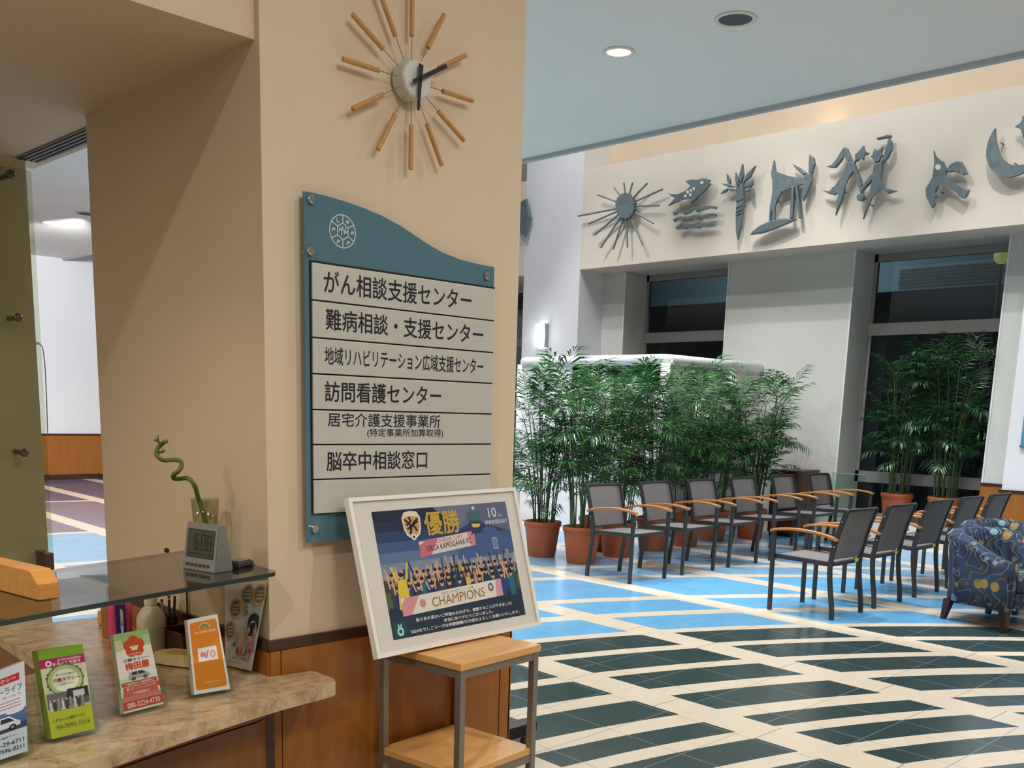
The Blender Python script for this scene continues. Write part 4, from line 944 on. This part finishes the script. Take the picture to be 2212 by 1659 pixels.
def seg(x, y, w_, h_, on):
    t_ = .0035
    R_ = dict(a=(x, y+h_-t_, x+w_, y+h_), g=(x, y+h_/2-t_/2, x+w_, y+h_/2+t_/2), d=(x, y, x+w_, y+t_), f=(x, y+h_/2, x+t_, y+h_), b=(x+w_-t_, y+h_/2, x+w_, y+h_), e=(x, y, x+t_, y+h_/2), c=(x+w_-t_, y, x+w_, y+h_/2))
    for k in on: pr.rect(*R_[k], SG, 4)
seg(-.024, .058, .016, .044, 'afgedc'); seg(.002, .058, .018, .044, 'abcdef'); seg(.026, .058, .018, .044, 'abcdefg')
pr.rect(-.004, .072, -.001, .075, SG, 4); pr.rect(-.004, .085, -.001, .088, SG, 4)
for k in range(6): pr.rect(-.045+k*.016, .044, -.036+k*.016, .050, SG, 4)
pr.done('lcd_digits', dc)
bm = bmesh.new()
for k in range(6):
    P = [fx(-.052+k*.017, .012, 0), fx(-.042+k*.017, .012, 0), fx(-.042+k*.017, .020, 0), fx(-.052+k*.017, .020, 0)]
    quadslab(bm, P, fn*.003)
link('button', bm, mat('button_grey', (62, 62, 62), .5), dc)
# small dark device
o = thing('card_reader', 'small flat dark grey device lying on the right end of the glass shelf', 'device', (1.468, 2.575, SZ), math.radians(25))
link('body', bxm(-.036, .036, -.022, .022, .0005, .016, bev=.004), mat('graphite', (66, 66, 64), .4), o)
link('lid', bxm(-.030, .030, -.016, .016, .016, .020, bev=.002), mat('silver_grey', (150, 150, 150), .3, .5), o)
# vase and lucky bamboo
vs_ = thing('glass_vase', 'clear glass vase behind the digital clock', 'vase', (1.438, 2.715, SZ))
bm = bmesh.new(); lathe(bm, [(.028, .0005), (.031, .02), (.034, .10), (.041, .185), (.039, .185), (.032, .10), (.029, .022), (.002, .012)], 28, cap=False); link('body', bm, glassmat('vase_glass', (238, 240, 232), refl=.8), vs_, True)
link('water', (lambda b: (lathe(b, [(.026, .013), (.030, .06)], 20), b)[1])(bmesh.new()), glassmat('water_clear', (226, 232, 214), refl=.4), vs_, True)
wn = (Vector((1.438, 2.715, 0))).normalized()
def wplane(px):
    d = ray(*px); t_ = wn.dot(Vector((1.438, 2.715, 0)))/(d.x*wn.x+d.y*wn.y); return EYE+d*t_
bz = [(705, 1020), (672, 900), (640, 800), (620, 745), (600, 655), (568, 592), (530, 556), (490, 550), (430, 560), (375, 558), (356, 540), (372, 508), (412, 478), (440, 445), (452, 405), (435, 372), (400, 360), (340, 358), (272, 362), (225, 342), (192, 305), (184, 275), (200, 235), (232, 202), (262, 176), (288, 162)]
bp = smoothpath([wplane((300+x/4.879, 920+y/4.879))+wn*(.014*math.sin(i*.9)) for i, (x, y) in enumerate(bz)], 4)
bp = [Vector((1.438, 2.715, SZ+.016))]+bp
bam = thing('lucky_bamboo', 'spiral green lucky bamboo stalk standing in the glass vase', 'plant', (1.438, 2.715, SZ+.014))
bo = Vector(bam.location)
bm = bmesh.new(); n_ = len(bp); tube(bm, [p-bo for p in bp], [.0068*(1.14 if i % 9 == 0 else 1)*(1-.15*i/n_) for i in range(n_)], 10)
link('stalk', bm, mat('bamboo_green', (86, 104, 34), .4, var=.25, scale=30), bam, True)
bm = bmesh.new()
for pts in (((225, 205), (205, 165), (150, 150)), ((205, 165), (200, 95)), ((215, 180), (165, 125)), ((200, 285), (245, 275), (262, 240)), ((240, 280), (285, 262))):
    P = [wplane((300+x/4.879, 920+y/4.879))-bo for x, y in pts]
    tube(bm, P, [.004]+[.003]*(len(P)-2)+[.001], 6)
link('sprout', bm, mat('dry_sprout', (66, 66, 34), .6), bam)
# cedar block
wb = thing('wooden_block', 'thick cedar block with a chamfered end on the left of the glass shelf', 'sign block', (.835, 2.378, SZ), math.radians(98))
bm = bmesh.new(); prism(bm, [(0, .0005), (.40, .0005), (.40, .068), (.035, .068), (0, .040)], -.052, 0, M=Matrix(((1, 0, 0, 0), (0, 0, 1, 0), (0, 1, 0, 0), (0, 0, 0, 1)))); bmesh.ops.bevel(bm, geom=list(bm.edges), offset=.002, segments=1, affect='EDGES')
link('block', bm, BLOCKW, wb)
link('foot', bxm(.03, .06, -.05, -.002, .0001, .0008), BLACK, wb)
# bottle, tube, pens, boxes behind the glass shelf line
bt = thing('pump_bottle', 'cream round-shouldered bottle with a white cap under the glass shelf', 'bottle', (1.385, 2.985, GZ))
bm = bmesh.new(); lathe(bm, [(.040, .0005), (.044, .006), (.044, .105), (.040, .122), (.026, .142), (.018, .148), (.018, .153)], 28); link('body', bm, mat('cream_plastic', (216, 204, 186), .4), bt, True)
bm = bmesh.new(); lathe(bm, [(.0195, .153), (.0195, .174), (.016, .177)], 24); link('cap', bm, mat('cap_white', (232, 226, 214), .4), bt, False)
bm = bmesh.new(); lathe(bm, [(.0444, .02), (.0444, .085)], 28, cap=False); link('label_band', bm, mat('label_grey', (196, 188, 176), .5, var=.25, scale=120, stretch=(.2, .2, 2)), bt, True)
tu = thing('cleaner_pouch', 'pink and blue cleaning wipe pack under the glass shelf', 'pack', (1.335, 3.10, GZ), .25)
bm = bmesh.new()
for i, (z, a, b__) in enumerate(((.0005, .042, .020), (.02, .042, .026), (.12, .042, .022), (.168, .044, .004))):
    ring = [bm.verts.new((a*math.cos(2*PI*k/20), b__*math.sin(2*PI*k/20), z)) for k in range(20)]
    if i: 
        for k in range(20): bm.faces.new((prev[k], prev[(k+1) % 20], ring[(k+1) % 20], ring[k]))
    else: bm.faces.new(ring[::-1])
    prev = ring
bm.faces.new(prev)
link('pouch', bm, mat('pink_film', (214, 70, 120), .35), tu, True)
bm = bmesh.new(); quadslab(bm, [Vector((-.036, -.027, .02)), Vector((.0, -.0275, .02)), Vector((.0, -.0255, .145)), Vector((-.036, -.022, .145))], Vector((0, -.001, 0))); link('blue_print', bm, ink(44, 48, 120), tu)
pr = Print(lambda x, y, h: Vector((-.034+x*.012+.012, -.0290-h, .03+y*.10))); pr.text('除\n菌', 0, 0, 1, 1, WH, .03); pr.done('lettering', tu)
ph = thing('pen_cup', 'clear cup holding dark pens under the glass shelf', 'pen cup', (1.462, 3.03, GZ))
bm = bmesh.new(); lathe(bm, [(.030, .0005), (.033, .10), (.031, .10), (.028, .006), (.001, .004)], 24, cap=False); link('cup', bm, glassmat('cup_acrylic', (190, 178, 168), refl=.6), ph, True)
rnd = random.Random(2)
for k in range(7):
    a = k*.9; bm = bmesh.new(); bb = Vector((.012*math.cos(a), .012*math.sin(a), .008)); tt = Vector((.026*math.cos(a), .026*math.sin(a), .135+.02*rnd.random()))
    tube(bm, [bb, tt], .0042, 8)
    pn = tag(link('pen', bm, (ink(60, 52, 50), ink(150, 140, 134), ink(40, 40, 48))[k % 3]), 'slim pen standing in the clear cup under the glass shelf', 'pen', 'pens in the clear cup'); pn.location = (1.462, 3.03, GZ)
    b2 = bmesh.new(); d = (tt-bb).normalized(); tube(b2, [tt, tt+d*.006], .0047, 8); link('pen_cap', b2, BLACK, pn)
bx_ = thing('brown_tray', 'dark brown wooden tray beside the pen cup against the pillar', 'tray', (1.455, 2.895, GZ), .05)
bm = bmesh.new(); box(bm, -.042, .042, -.05, .05, .0005, .008); box(bm, -.042, .042, -.05, -.043, .008, .065); box(bm, -.042, .042, .043, .05, .008, .085); box(bm, -.042, -.036, -.043, .043, .008, .075); box(bm, .036, .042, -.043, .043, .008, .075)
link('box', bm, DARKW, bx_)
st = thing('desk_intercom', 'cream low desk device with a yellow panel behind the orange leaflets', 'intercom', (1.383, 2.775, GZ), math.radians(115))
bm = bmesh.new()
prism(bm, [(p.x, p.y) for p in smoothpath([(-.085, -.02, 0), (-.075, .03, 0), (-.03, .045, 0), (.05, .045, 0), (.085, .03, 0), (.085, -.03, 0), (.05, -.045, 0), (-.04, -.045, 0), (-.085, -.02, 0)], 5)[:-1]], .006, .034, bev=.008)
link('case', bm, mat('cream_case', (226, 204, 156), .4), st)
bm = bmesh.new(); prism(bm, [(-.07, -.03), (.075, -.03), (.075, .03), (-.07, .03)], .0005, .006); link('base', bm, BLACK, st)
link('panel', bxm(-.03, .05, -.025, .02, .034, .0355), mat('yellow_panel', (206, 166, 82), .4), st)
mc = thing('gooseneck_microphone', 'thin gooseneck microphone with a dark ball tip by the pillar', 'microphone', (1.50, 2.985, GZ))
mo_ = Vector(mc.location)
bm = bmesh.new(); mp_ = [mo_+Vector((0, 0, .0005))]+[onY(*p, 2.985) for p in ((413, 1325), (408, 1295), (400, 1262), (390, 1232), (377, 1207), (360, 1189))]
mp_[1].x = min(mp_[1].x, 1.505)
tube(bm, [Vector((min(p.x, 1.508), p.y, p.z))-mo_ for p in smoothpath(mp_, 5)], .0032, 8); link('gooseneck', bm, mat('dark_neck', (70, 52, 42), .5), mc, True)
bm = bmesh.new(); bmesh.ops.create_icosphere(bm, subdivisions=2, radius=.0085); bmesh.ops.translate(bm, vec=mp_[-1]-mo_, verts=bm.verts); link('foam_ball', bm, mat('dark_foam', (66, 36, 26), .9), mc, True)
kb = tag(link('wooden_roll', (lambda b: (lathe(b, [(.012, .0), (.017, .003), (.017, .05), (.012, .053)], 20), b)[1])(bmesh.new()), BLOCKW), 'small round wooden piece under the glass shelf at the pillar\'s back edge', 'ornament'); kb.location = (1.425, 3.45, GZ+.0005)
bx2 = thing('brown_paper_box', 'narrow brown cardboard box behind the pink pack under the glass shelf', 'box', (1.375, 3.25, GZ), .1)
link('carton', bxm(-.03, .03, -.02, .02, .0005, .12), mat('kraft_card', (150, 104, 58), .8), bx2)

# ================================================================== chairs
def make_chair(label):
    """front at -y, origin on the floor under the front edge centre"""
    t = thing('armchair', label, 'chair')
    w = .268
    for s in (-1, 1):
        bm = bmesh.new(); tube(bm, [(s*w, .018, 0), (s*w, .012, .30), (s*w, .010, .648)], 0, square=(.026, .030)); link('leg', bm, BLACKFR, t)
        bm = bmesh.new()
        tube(bm, smoothpath([(s*(w-.02), .560, 0), (s*(w-.02), .552, .10), (s*(w-.02), .522, .28), (s*(w-.02), .510, .42), (s*(w-.02), .525, .55), (s*(w-.02), .560, .70), (s*(w-.02), .612, .868)], 3), 0, square=(.024, .034))
        link('leg', bm, BLACKFR, t)
        bm = bmesh.new(); ar = smoothpath([(s*w, -.022, .655), (s*w, .05, .672), (s*w, .20, .684), (s*w, .36, .676), (s*w, .49, .655), (s*(w-.004), .565, .632)], 4)
        tube(bm, ar, 0, square=(.044, .021)); bmesh.ops.bevel(bm, geom=[e for e in bm.edges if e.calc_length() > .02], offset=.004, segments=1, affect='EDGES'); link('armrest', bm, TEAK, t)
    bm = bmesh.new(); nx, ny = 6, 10
    g = [[bm.verts.new((-.232+.464*i/nx, .03+.47*j/ny, .462-.016*math.sin(PI*i/nx)*math.sin(PI*j/ny)-.012*j/ny)) for i in range(nx+1)] for j in range(ny+1)]
    for j in range(ny):
        for i in range(nx): bm.faces.new((g[j][i], g[j][i+1], g[j+1][i+1], g[j+1][i]))
    r = bmesh.ops.extrude_face_region(bm, geom=bm.faces[:]); bmesh.ops.translate(bm, vec=(0, 0, -.006), verts=[v for v in r['geom'] if isinstance(v, bmesh.types.BMVert)])
    link('seat', bm, SLING, t, True)
    bm = bmesh.new()
    for s in (-1, 1): tube(bm, [(s*(w-.026), .012, .450), (s*(w-.026), .512, .436)], 0, square=(.026, .034))
    tube(bm, [(-w+.02, .022, .448), (w-.02, .022, .448)], 0, square=(.030, .026)); tube(bm, [(-w+.03, .505, .432), (w-.03, .505, .432)], 0, square=(.030, .024))
    link('seat_frame', bm, BLACKFR, t)
    bm = bmesh.new(); nz_ = 10
    bp_ = smoothpath([(0, .512, .475), (0, .530, .56), (0, .562, .70), (0, .606, .845), (0, .616, .872), (0, .628, .876)], 3)
    g = []
    for p in bp_:
        g.append([bm.verts.new((-.236+.472*i/6, p.y+.018*math.sin(PI*i/6), p.z)) for i in range(7)])
    for j in range(len(g)-1):
        for i in range(6): bm.faces.new((g[j][i], g[j][i+1], g[j+1][i+1], g[j+1][i]))
    r = bmesh.ops.extrude_face_region(bm, geom=bm.faces[:]); bmesh.ops.translate(bm, vec=(0, .006, 0), verts=[v for v in r['geom'] if isinstance(v, bmesh.types.BMVert)])
    link('backrest', bm, SLING, t, True)
    bm = bmesh.new(); tube(bm, smoothpath([(-w+.02, .612, .866), (-.12, .628, .868), (0, .634, .868), (.12, .628, .868), (w-.02, .612, .866)], 4), .013, 8); link('back_rail', bm, BLACKFR, t, True)
    for s in (-1, 1):
        for yy, zz in ((.535, .58), (.585, .78)):
            bm = bmesh.new(); tube(bm, [(s*(w-.006), yy, zz), (s*(w-.004), yy, zz)], .008, 8); link('screw_cap', bm, CHROME, t)
    return t
ordl = ['nearest', 'second', 'third', 'fourth', 'fifth', 'farthest']
c0 = make_chair('grey mesh armchair before the palms, nearest of the row with backs to the palms')
LX = [7.535, 8.375, 9.215, 10.065, 10.975, 11.885]
c0.location = (LX[0], 5.672, 0); c0['group'] = 'armchairs with backs to the palms'
for i in range(1, 6):
    dup(c0, (LX[i], 5.672+.012*i, 0), 0, 'grey mesh armchair before the palms, %s of the row with backs to the palms' % ordl[i])
RX = [7.515, 8.275, 9.10, 9.86, 10.62]
for i in range(5):
    r = dup(c0, (RX[i], 4.222+.012*i, 0), PI, 'grey mesh armchair seen from behind, %s of the row facing the palms' % (ordl[i] if i < 4 else 'farthest'), 'armchairs facing the palms')
    if i < 3:
        tag(link('price_tag', bxm(-.205, -.145, .518, .5205, .425, .452), mat('yellow_sticker', (222, 226, 60), .6), r), 'yellow sticker')

# ================================================================== tub armchairs
def fabric():
    m = mat('printed_fabric', (34, 50, 78), .85); nt = m.node_tree; N = nt.nodes.new; L = nt.links.new; b = nt.nodes['Principled BSDF']
    tc = N('ShaderNodeTexCoord')
    def vor(sc, feat='F1'):
        v = N('ShaderNodeTexVoronoi'); v.inputs['Scale'].default_value = sc; v.feature = feat; L(tc.outputs['Object'], v.inputs['Vector']); return v
    def mixc(f, a, c):
        n = N('ShaderNodeMix'); n.data_type = 'RGBA'; L(f, n.inputs[0])
        for i, v in ((6, a), (7, c)):
            if isinstance(v, tuple): n.inputs[i].default_value = (*v, 1)
            else: L(v, n.inputs[i])
        return n.outputs[2]
    def M(op, a, c=None):
        n = N('ShaderNodeMath'); n.operation = op
        for i, v in enumerate((a, c)):
            if v is None: continue
            if isinstance(v, (int, float)): n.inputs[i].default_value = v
            else: L(v, n.inputs[i])
        return n.outputs[0]
    wv = N('ShaderNodeTexWave'); wv.inputs['Scale'].default_value = 9; wv.inputs['Distortion'].default_value = 1.5; L(tc.outputs['Object'], wv.inputs['Vector'])
    base = mixc(wv.outputs['Fac'], lin((26, 36, 62)), lin((44, 66, 98)))
    v1 = vor(9.5); dot = M('LESS_THAN', v1.outputs['Distance'], .36)
    sx = N('ShaderNodeSeparateColor'); L(v1.outputs['Color'], sx.inputs[0])
    rp = N('ShaderNodeValToRGB'); rp.color_ramp.interpolation = 'CONSTANT'; L(sx.outputs[0], rp.inputs[0])
    e = rp.color_ramp.elements; e[0].color = (*lin((62, 66, 62)), 1); e[1].position = .45; e[1].color = (*lin((150, 128, 62)), 1)
    x = e.new(.6); x.color = (*lin((118, 164, 168)), 1); x = e.new(.78); x.color = (*lin((40, 56, 84)), 1)
    base = mixc(dot, base, rp.outputs[0])
    v3 = vor(15.); s3 = N('ShaderNodeSeparateColor'); L(v3.outputs['Color'], s3.inputs[0])
    r3 = N('ShaderNodeValToRGB'); r3.color_ramp.interpolation = 'CONSTANT'; L(s3.outputs[1], r3.inputs[0]); e3 = r3.color_ramp.elements
    e3[0].color = (*lin((84, 82, 70)), 1); e3[1].position = .6; e3[1].color = (*lin((112, 106, 72)), 1); x3 = e3.new(.8); x3.color = (*lin((90, 120, 124)), 1)
    base = mixc(M('MULTIPLY', M('LESS_THAN', v3.outputs['Distance'], .30), M('GREATER_THAN', s3.outputs[0], .55)), base, r3.outputs[0])
    n2 = N('ShaderNodeTexNoise'); n2.inputs['Scale'].default_value = 5.5; n2.inputs['Detail'].default_value = 1.; L(tc.outputs['Object'], n2.inputs['Vector'])
    lines = M('MULTIPLY', M('LESS_THAN', M('ABSOLUTE', M('SUBTRACT', M('FRACT', M('MULTIPLY', n2.outputs[0], 7.)), .5)), .045), .5)
    base = mixc(lines, base, lin((150, 160, 166)))
    L(base, b.inputs['Base Color']); return m
FAB = fabric(); DLEG = woodmat('dark_leg_wood', (46, 20, 14), (64, 30, 20), 'Z', 5, .35)
def make_tub(label):
    t = thing('tub_armchair', label, 'armchair'); w, d, th = .36, .60, .115
    path = [(-w+th/2, .0)]+[(-w+th/2, y) for y in (.1, .2, .3, .36)]
    R = .25
    for k in range(1, 6): a = PI-k*PI/2/5; path.append((-w+th/2+R+R*math.cos(a), .36+R*math.sin(a)))
    path += [(-.05, .36+R), (.05, .36+R)]; path += [(-x, y) for x, y in path[:-2][::-1]]
    bm = bmesh.new(); rings = []
    n = len(path)
    for i, (x, y) in enumerate(path):
        tx = path[min(i+1, n-1)][0]-path[max(i-1, 0)][0]; ty = path[min(i+1, n-1)][1]-path[max(i-1, 0)][1]; L = math.hypot(tx, ty); nx, ny = -ty/L, tx/L
        f = min(1, max(0, y/.55)); h = .545+.185*(f*f*(3-2*f)); q = th/2; lean = .035*f
        prof = [(q*.92, .17), (q, .30), (q+.006+lean*.5, h-.12), (q+.012+lean, h-.05), (q*.6+lean, h-.008), (lean, h), (-q*.6+lean, h-.010), (-q+lean, h-.055), (-q+lean*.5, h-.12), (-q, .30), (-q*.92, .17)]
        rings.append([bm.verts.new((x+nx*o_, y+ny*o_, z)) for o_, z in prof])
    for a, b in zip(rings, rings[1:]):
        for k in range(len(a)-1): bm.faces.new((a[k], b[k], b[k+1], a[k+1]))
        bm.faces.new((a[-1], b[-1], b[0], a[0]))
    bm.faces.new(rings[0]); bm.faces.new(rings[-1])
    link('shell', bm, FAB, t, True)
    bm = bmesh.new(); box(bm, -w+th+.004, w-th-.004, -.02, .52, .30, .43, bev=.035); link('seat_cushion', bm, FAB, t, True)
    bm = bmesh.new(); box(bm, -w+th*.9, w-th*.9, .0, .54, .17, .30); link('front_rail', bm, FAB, t)
    for x, y in ((-w+.06, .04), (w-.06, .04), (-w+.08, .54), (w-.08, .54)):
        bm = bmesh.new(); r = [[bm.verts.new((x+sx*a-(.0 if z else math.copysign(.0, x)), y+sy*a+(0 if z else (-.02 if y < .3 else .04)), z)) for sx, sy in ((-1, -1), (1, -1), (1, 1), (-1, 1))] for z, a in ((0, .017), (.172, .032))]
        for k in range(4): bm.faces.new((r[0][k], r[0][(k+1) % 4], r[1][(k+1) % 4], r[1][k]))
        bm.faces.new(r[0][::-1]); bm.faces.new(r[1]); link('leg', bm, DLEG, t)
    return t
t1 = make_tub('navy dotted tub armchair standing nearest at the right edge'); t1.location = (8.195, 2.48, 0); t1.rotation_euler = (0, 0, math.radians(-16)); t1['group'] = 'tub armchairs'
t2 = dup(t1, (9.05, 2.70, 0), math.radians(-14), 'navy dotted tub armchair behind the nearest one, cut by the right edge', 'tub armchairs')

# ================================================================== potted palms
def foliage_mat(name, c1, c2, c3):
    m = mat(name, c1, .26, spec=.7); nt = m.node_tree; b = nt.nodes['Principled BSDF']
    gi = nt.nodes.new('ShaderNodeNewGeometry'); rp = nt.nodes.new('ShaderNodeValToRGB'); nt.links.new(gi.outputs['Random Per Island'], rp.inputs[0])
    tl = nt.nodes.new('ShaderNodeBsdfTranslucent'); mxs = nt.nodes.new('ShaderNodeMixShader'); mxs.inputs[0].default_value = .22; nt.links.new(rp.outputs[0], tl.inputs[0]); nt.links.new(b.outputs[0], mxs.inputs[1]); nt.links.new(tl.outputs[0], mxs.inputs[2]); nt.links.new(mxs.outputs[0], nt.nodes['Material Output'].inputs[0])
    e = rp.color_ramp.elements; e[0].color = (*lin(c1), 1); e[1].color = (*lin(c3), 1); x = e.new(.55); x.color = (*lin(c2), 1)
    nt.links.new(rp.outputs[0], b.inputs['Base Color']); b.inputs['Transmission Weight'].default_value = 0; return m
LEAFM = foliage_mat('palm_leaf', (24, 62, 36), (42, 96, 50), (92, 150, 74))
LEAFD = foliage_mat('palm_leaf_dark', (22, 54, 30), (38, 84, 44), (64, 116, 64))
CANEM = mat('palm_cane', (72, 88, 50), .5, var=.3, scale=25)
def palm_meshes(seed, H, ncane, lm, spread=.30):
    rnd = random.Random(seed); fb = bmesh.new(); cb = bmesh.new()
    verts, faces = [], []
    def leaflet(base, d, n, L, w):
        s = d.cross(n).normalized(); k = len(verts); tip_d = (d+Vector((0, 0, -.45))).normalized()
        mid = base+d*L*.5
        verts.extend([base, mid+s*w/2, mid-s*w/2, mid+tip_d*L*.55]); faces.append((k, k+1, k+3, k+2))
    def frond(base, az, el, L):
        h = Vector((math.cos(az), math.sin(az), 0)); p = base.copy(); e = el; ns = 11; st = L/ns; side = Vector((-h.y, h.x, 0))
        pts = [p.copy()]
        for i in range(ns):
            e -= (.055+.05*i/ns)*(1.2-el*.35)
            dirv = h*math.cos(e)+Vector((0, 0, math.sin(e))); p = p+dirv*st; pts.append(p.copy())
            if i >= 3:
                up = side.cross(dirv)
                f = (i-3)/(ns-3); LL = L*(.56-.22*abs(f-.35)/.65)*rnd.uniform(.85, 1.1); ww = .021*rnd.uniform(.8, 1.25)
                for s in (-1, 1):
                    d = (dirv*(.55+.5*f)+side*s*(.9-.45*f)+up*.18).normalized()
                    leaflet(p+dirv*st*rnd.uniform(-.4, .4), d, up, LL, ww)
        leaflet(p, dirv, side.cross(dirv), L*.25, .018)
        tube(cb, pts[::2], [.0045-.0035*i/(len(pts)/2) for i in range(len(pts[::2]))], 4, cap=False)
    for c in range(ncane):
        a = rnd.uniform(0, 2*PI); r0 = .14*math.sqrt(rnd.random()); hh = H*(1-.62*rnd.random()**1.6); lean = rnd.uniform(.2, 1)*spread*hh/H
        a2 = a+rnd.uniform(-.6, .6)
        B0 = Vector((r0*math.cos(a), r0*math.sin(a), 0)); pts = []
        for i in range(7):
            f = i/6; pts.append(B0+Vector((lean*math.cos(a2)*f**1.6, lean*math.sin(a2)*f**1.6, hh*f)))
        tube(cb, pts, [.0085-.003*i/6 for i in range(7)], 5, cap=False)
        nf = rnd.randint(4, 6)
        for k in range(nf):
            f = rnd.uniform(.30, 1.0) if k > 1 else 1.0
            q = f*6; i = min(5, int(q)); base = pts[i].lerp(pts[i+1], q-i)
            frond(base, a2+rnd.uniform(-2.6, 2.6), rnd.uniform(.35, 1.25) if f < .99 else rnd.uniform(.8, 1.35), rnd.uniform(.34, .58))
    me = bpy.data.meshes.new('foliage'); me.from_pydata([tuple(v) for v in verts], [], faces); me.materials.append(lm); fb.free()
    mc = bpy.data.meshes.new('canes'); cb.to_mesh(mc); cb.free(); mc.materials.append(CANEM)
    return me, mc
def pot_mesh(R, H):
    bm = bmesh.new(); lathe(bm, [(R*.70, 0), (R*.73, .01), (R*.93, H*.84), (R*.94, H*.86), (R, H*.87), (R, H*.985), (R*.985, H), (R*.93, H), (R*.91, H*.88), (R*.02, H*.86)], 32, cap=False)
    f = bm.faces.new([v for v in bm.verts if abs(v.co.z) < 1e-6][:32]) if False else None
    return bm
POTH, POTR = .385, .205
def make_palm(label, seed, H, nc, lm, loc, lim, spread=.32):
    """lim: how far the crown may reach to -x, +x, -y, +y before it meets a wall or a chair"""
    t = thing('potted_palm', label, 'potted plant', loc, 0, 'potted palms')
    link('pot', pot_mesh(POTR, POTH), TERRA, t, True)
    bm = bmesh.new(); lathe(bm, [(.001, POTH*.90+.012), (POTR*.6, POTH*.90+.006), (POTR*.925, POTH*.90)], 24, cap=False); link('soil', bm, SOIL, t, True)
    me, mc = palm_meshes(seed, H, nc, lm, spread)
    for nm, x in (('foliage', me), ('canes', mc)):
        for v in x.vertices:
            c = v.co
            lx = lim[1] if c.x > 0 else lim[0]; ly = lim[3] if c.y > 0 else lim[2]
            if ly == lim[2] and c.z > .55: ly += .35*min(1, (c.z-.55)/.3)
            c.x = lx*math.tanh(c.x/lx); c.y = ly*math.tanh(c.y/ly)
        o = bpy.data.objects.new(nm, x); C.objects.link(o); o.parent = t; o.location = (0, 0, POTH*.9)
    return t
for sd, H, nc, x, y, lb in ((11, 1.32, 18, 7.90, 7.42, 'palm in the rear one of the two terracotta pots beside the pillar'),
                            (12, 1.38, 20, 7.89, 6.84, 'palm in the front one of the two terracotta pots beside the pillar'),
                            (13, 1.38, 22, 8.60, 6.94, 'palm in the terracotta pot seen behind the nearest armchair of its row'),
                            (14, 1.46, 22, 9.36, 7.03, 'palm in the terracotta pot seen behind the second armchair of its row'),
                            (15, 1.42, 22, 10.05, 7.06, 'palm in the terracotta pot seen behind the third armchair of its row'),
                            (16, 1.46, 22, 10.75, 7.14, 'palm in the terracotta pot seen behind the fourth armchair of its row'),
                            (17, 1.48, 26, 11.45, 7.02, 'palm in the terracotta pot beside the walnut cabinet'),
                            (18, 1.34, 16, 8.80, 7.42, 'palm in the pot farthest back behind the nearest two armchairs')):
    make_palm(lb, sd, H, nc, LEAFM, (x, y, 0), (.9, .9 if x < 11.3 else .85, max(.18, y-6.42), .9 if x < 10 else 7.68-y))
for sd, y, lb in ((21, 5.72, 'dark palm in an orange pot, left one of the two in the right window recess'), (22, 5.10, 'dark palm in a terracotta pot, right one of the two in the right window recess')):
    make_palm(lb, sd, 1.62, 22, LEAFD, (12.86, y, .25), (.8, .22, .42 if y < 5.4 else .75, .62), .30)

# ================================================================== last pieces
cb_ = thing('walnut_cabinet', 'low dark wooden cabinet against the wall behind the farthest armchair', 'cabinet', (12.28, 6.88, 0))
link('body', bxm(-.30, .30, -.17, .20, .05, .86, bev=.004), CABW, cb_)
link('top', bxm(-.31, .31, -.18, .21, .86, .885, bev=.003), CABW, cb_); link('plinth', bxm(-.28, .28, -.15, .18, 0, .05), BLACK, cb_)
for s in (-1, 1): 
    dd = link('door', bxm(-.285 if s < 0 else .004, -.004 if s < 0 else .285, -.178, -.17, .08, .84), CABW, cb_); link('handle', bxm(s*.03-.004, s*.03+.004, -.19, -.178, .45, .55), GREYMET, dd)
gg = thing('glass_guard', 'low clear glass guard with green edges before the right window recess', 'glass guard', (12.50, 6.2, 0))
link('pane', bxm(-.006, .006, -.20, .28, .04, .86), GLASS, gg); link('top_edge', bxm(-.007, .007, -.20, .28, .86, .868), mat('teal_edge', (120, 176, 172), .15), gg); link('base_shoe', bxm(-.02, .02, -.20, .28, 0, .05), GREYMET, gg)
# black equipment base with a castor showing past the pillar
q = onZ(1157, 1566, .105); BX, BY = q.x, q.y
bk = thing('equipment_stand', 'black castor base of a stand just behind the pillar corner by the side table', 'stand', (BX, BY, 0))
link('base', bxm(-.46, -.09, -.05, .16, .085, .145, bev=.006), BLACK, bk)
link('arm', bxm(-.09, 0, -.01, .05, .085, .125), BLACK, bk)
for x, y in ((-.04, .02), (-.42, .02), (-.25, .13)):
    bm = bmesh.new(); lathe(bm, [(.001, -.011), (.030, -.011), (.034, -.006), (.034, .006), (.030, .011), (.001, .011)], 20, M=Matrix.Translation((x, y, .034)) @ Matrix.Rotation(PI/2, 4, 'X'), cap=False); link('castor', bm, BLACK, bk)
    bm = bmesh.new(); tube(bm, [(x, y+.018, .030), (x, y+.018, .086)], .007, 8); link('castor_fork', bm, BLACK, bk)
# blue glass notice on the right pier, only its left edge in view
q = onX(2204, 962, XF-.03)
bn = thing('blue_notice', 'blue glass notice on the white pier, only its left edge in view', 'notice', (XF, q.y, q.z))
link('plate', bxm(-.03, -.022, -.5, .0, 0, .66), mat('notice_blue', (84, 146, 186), .25), bn)
link('lower_rail', bxm(-.035, 0, -.5, .01, -.02, .0), GREYMET, bn)
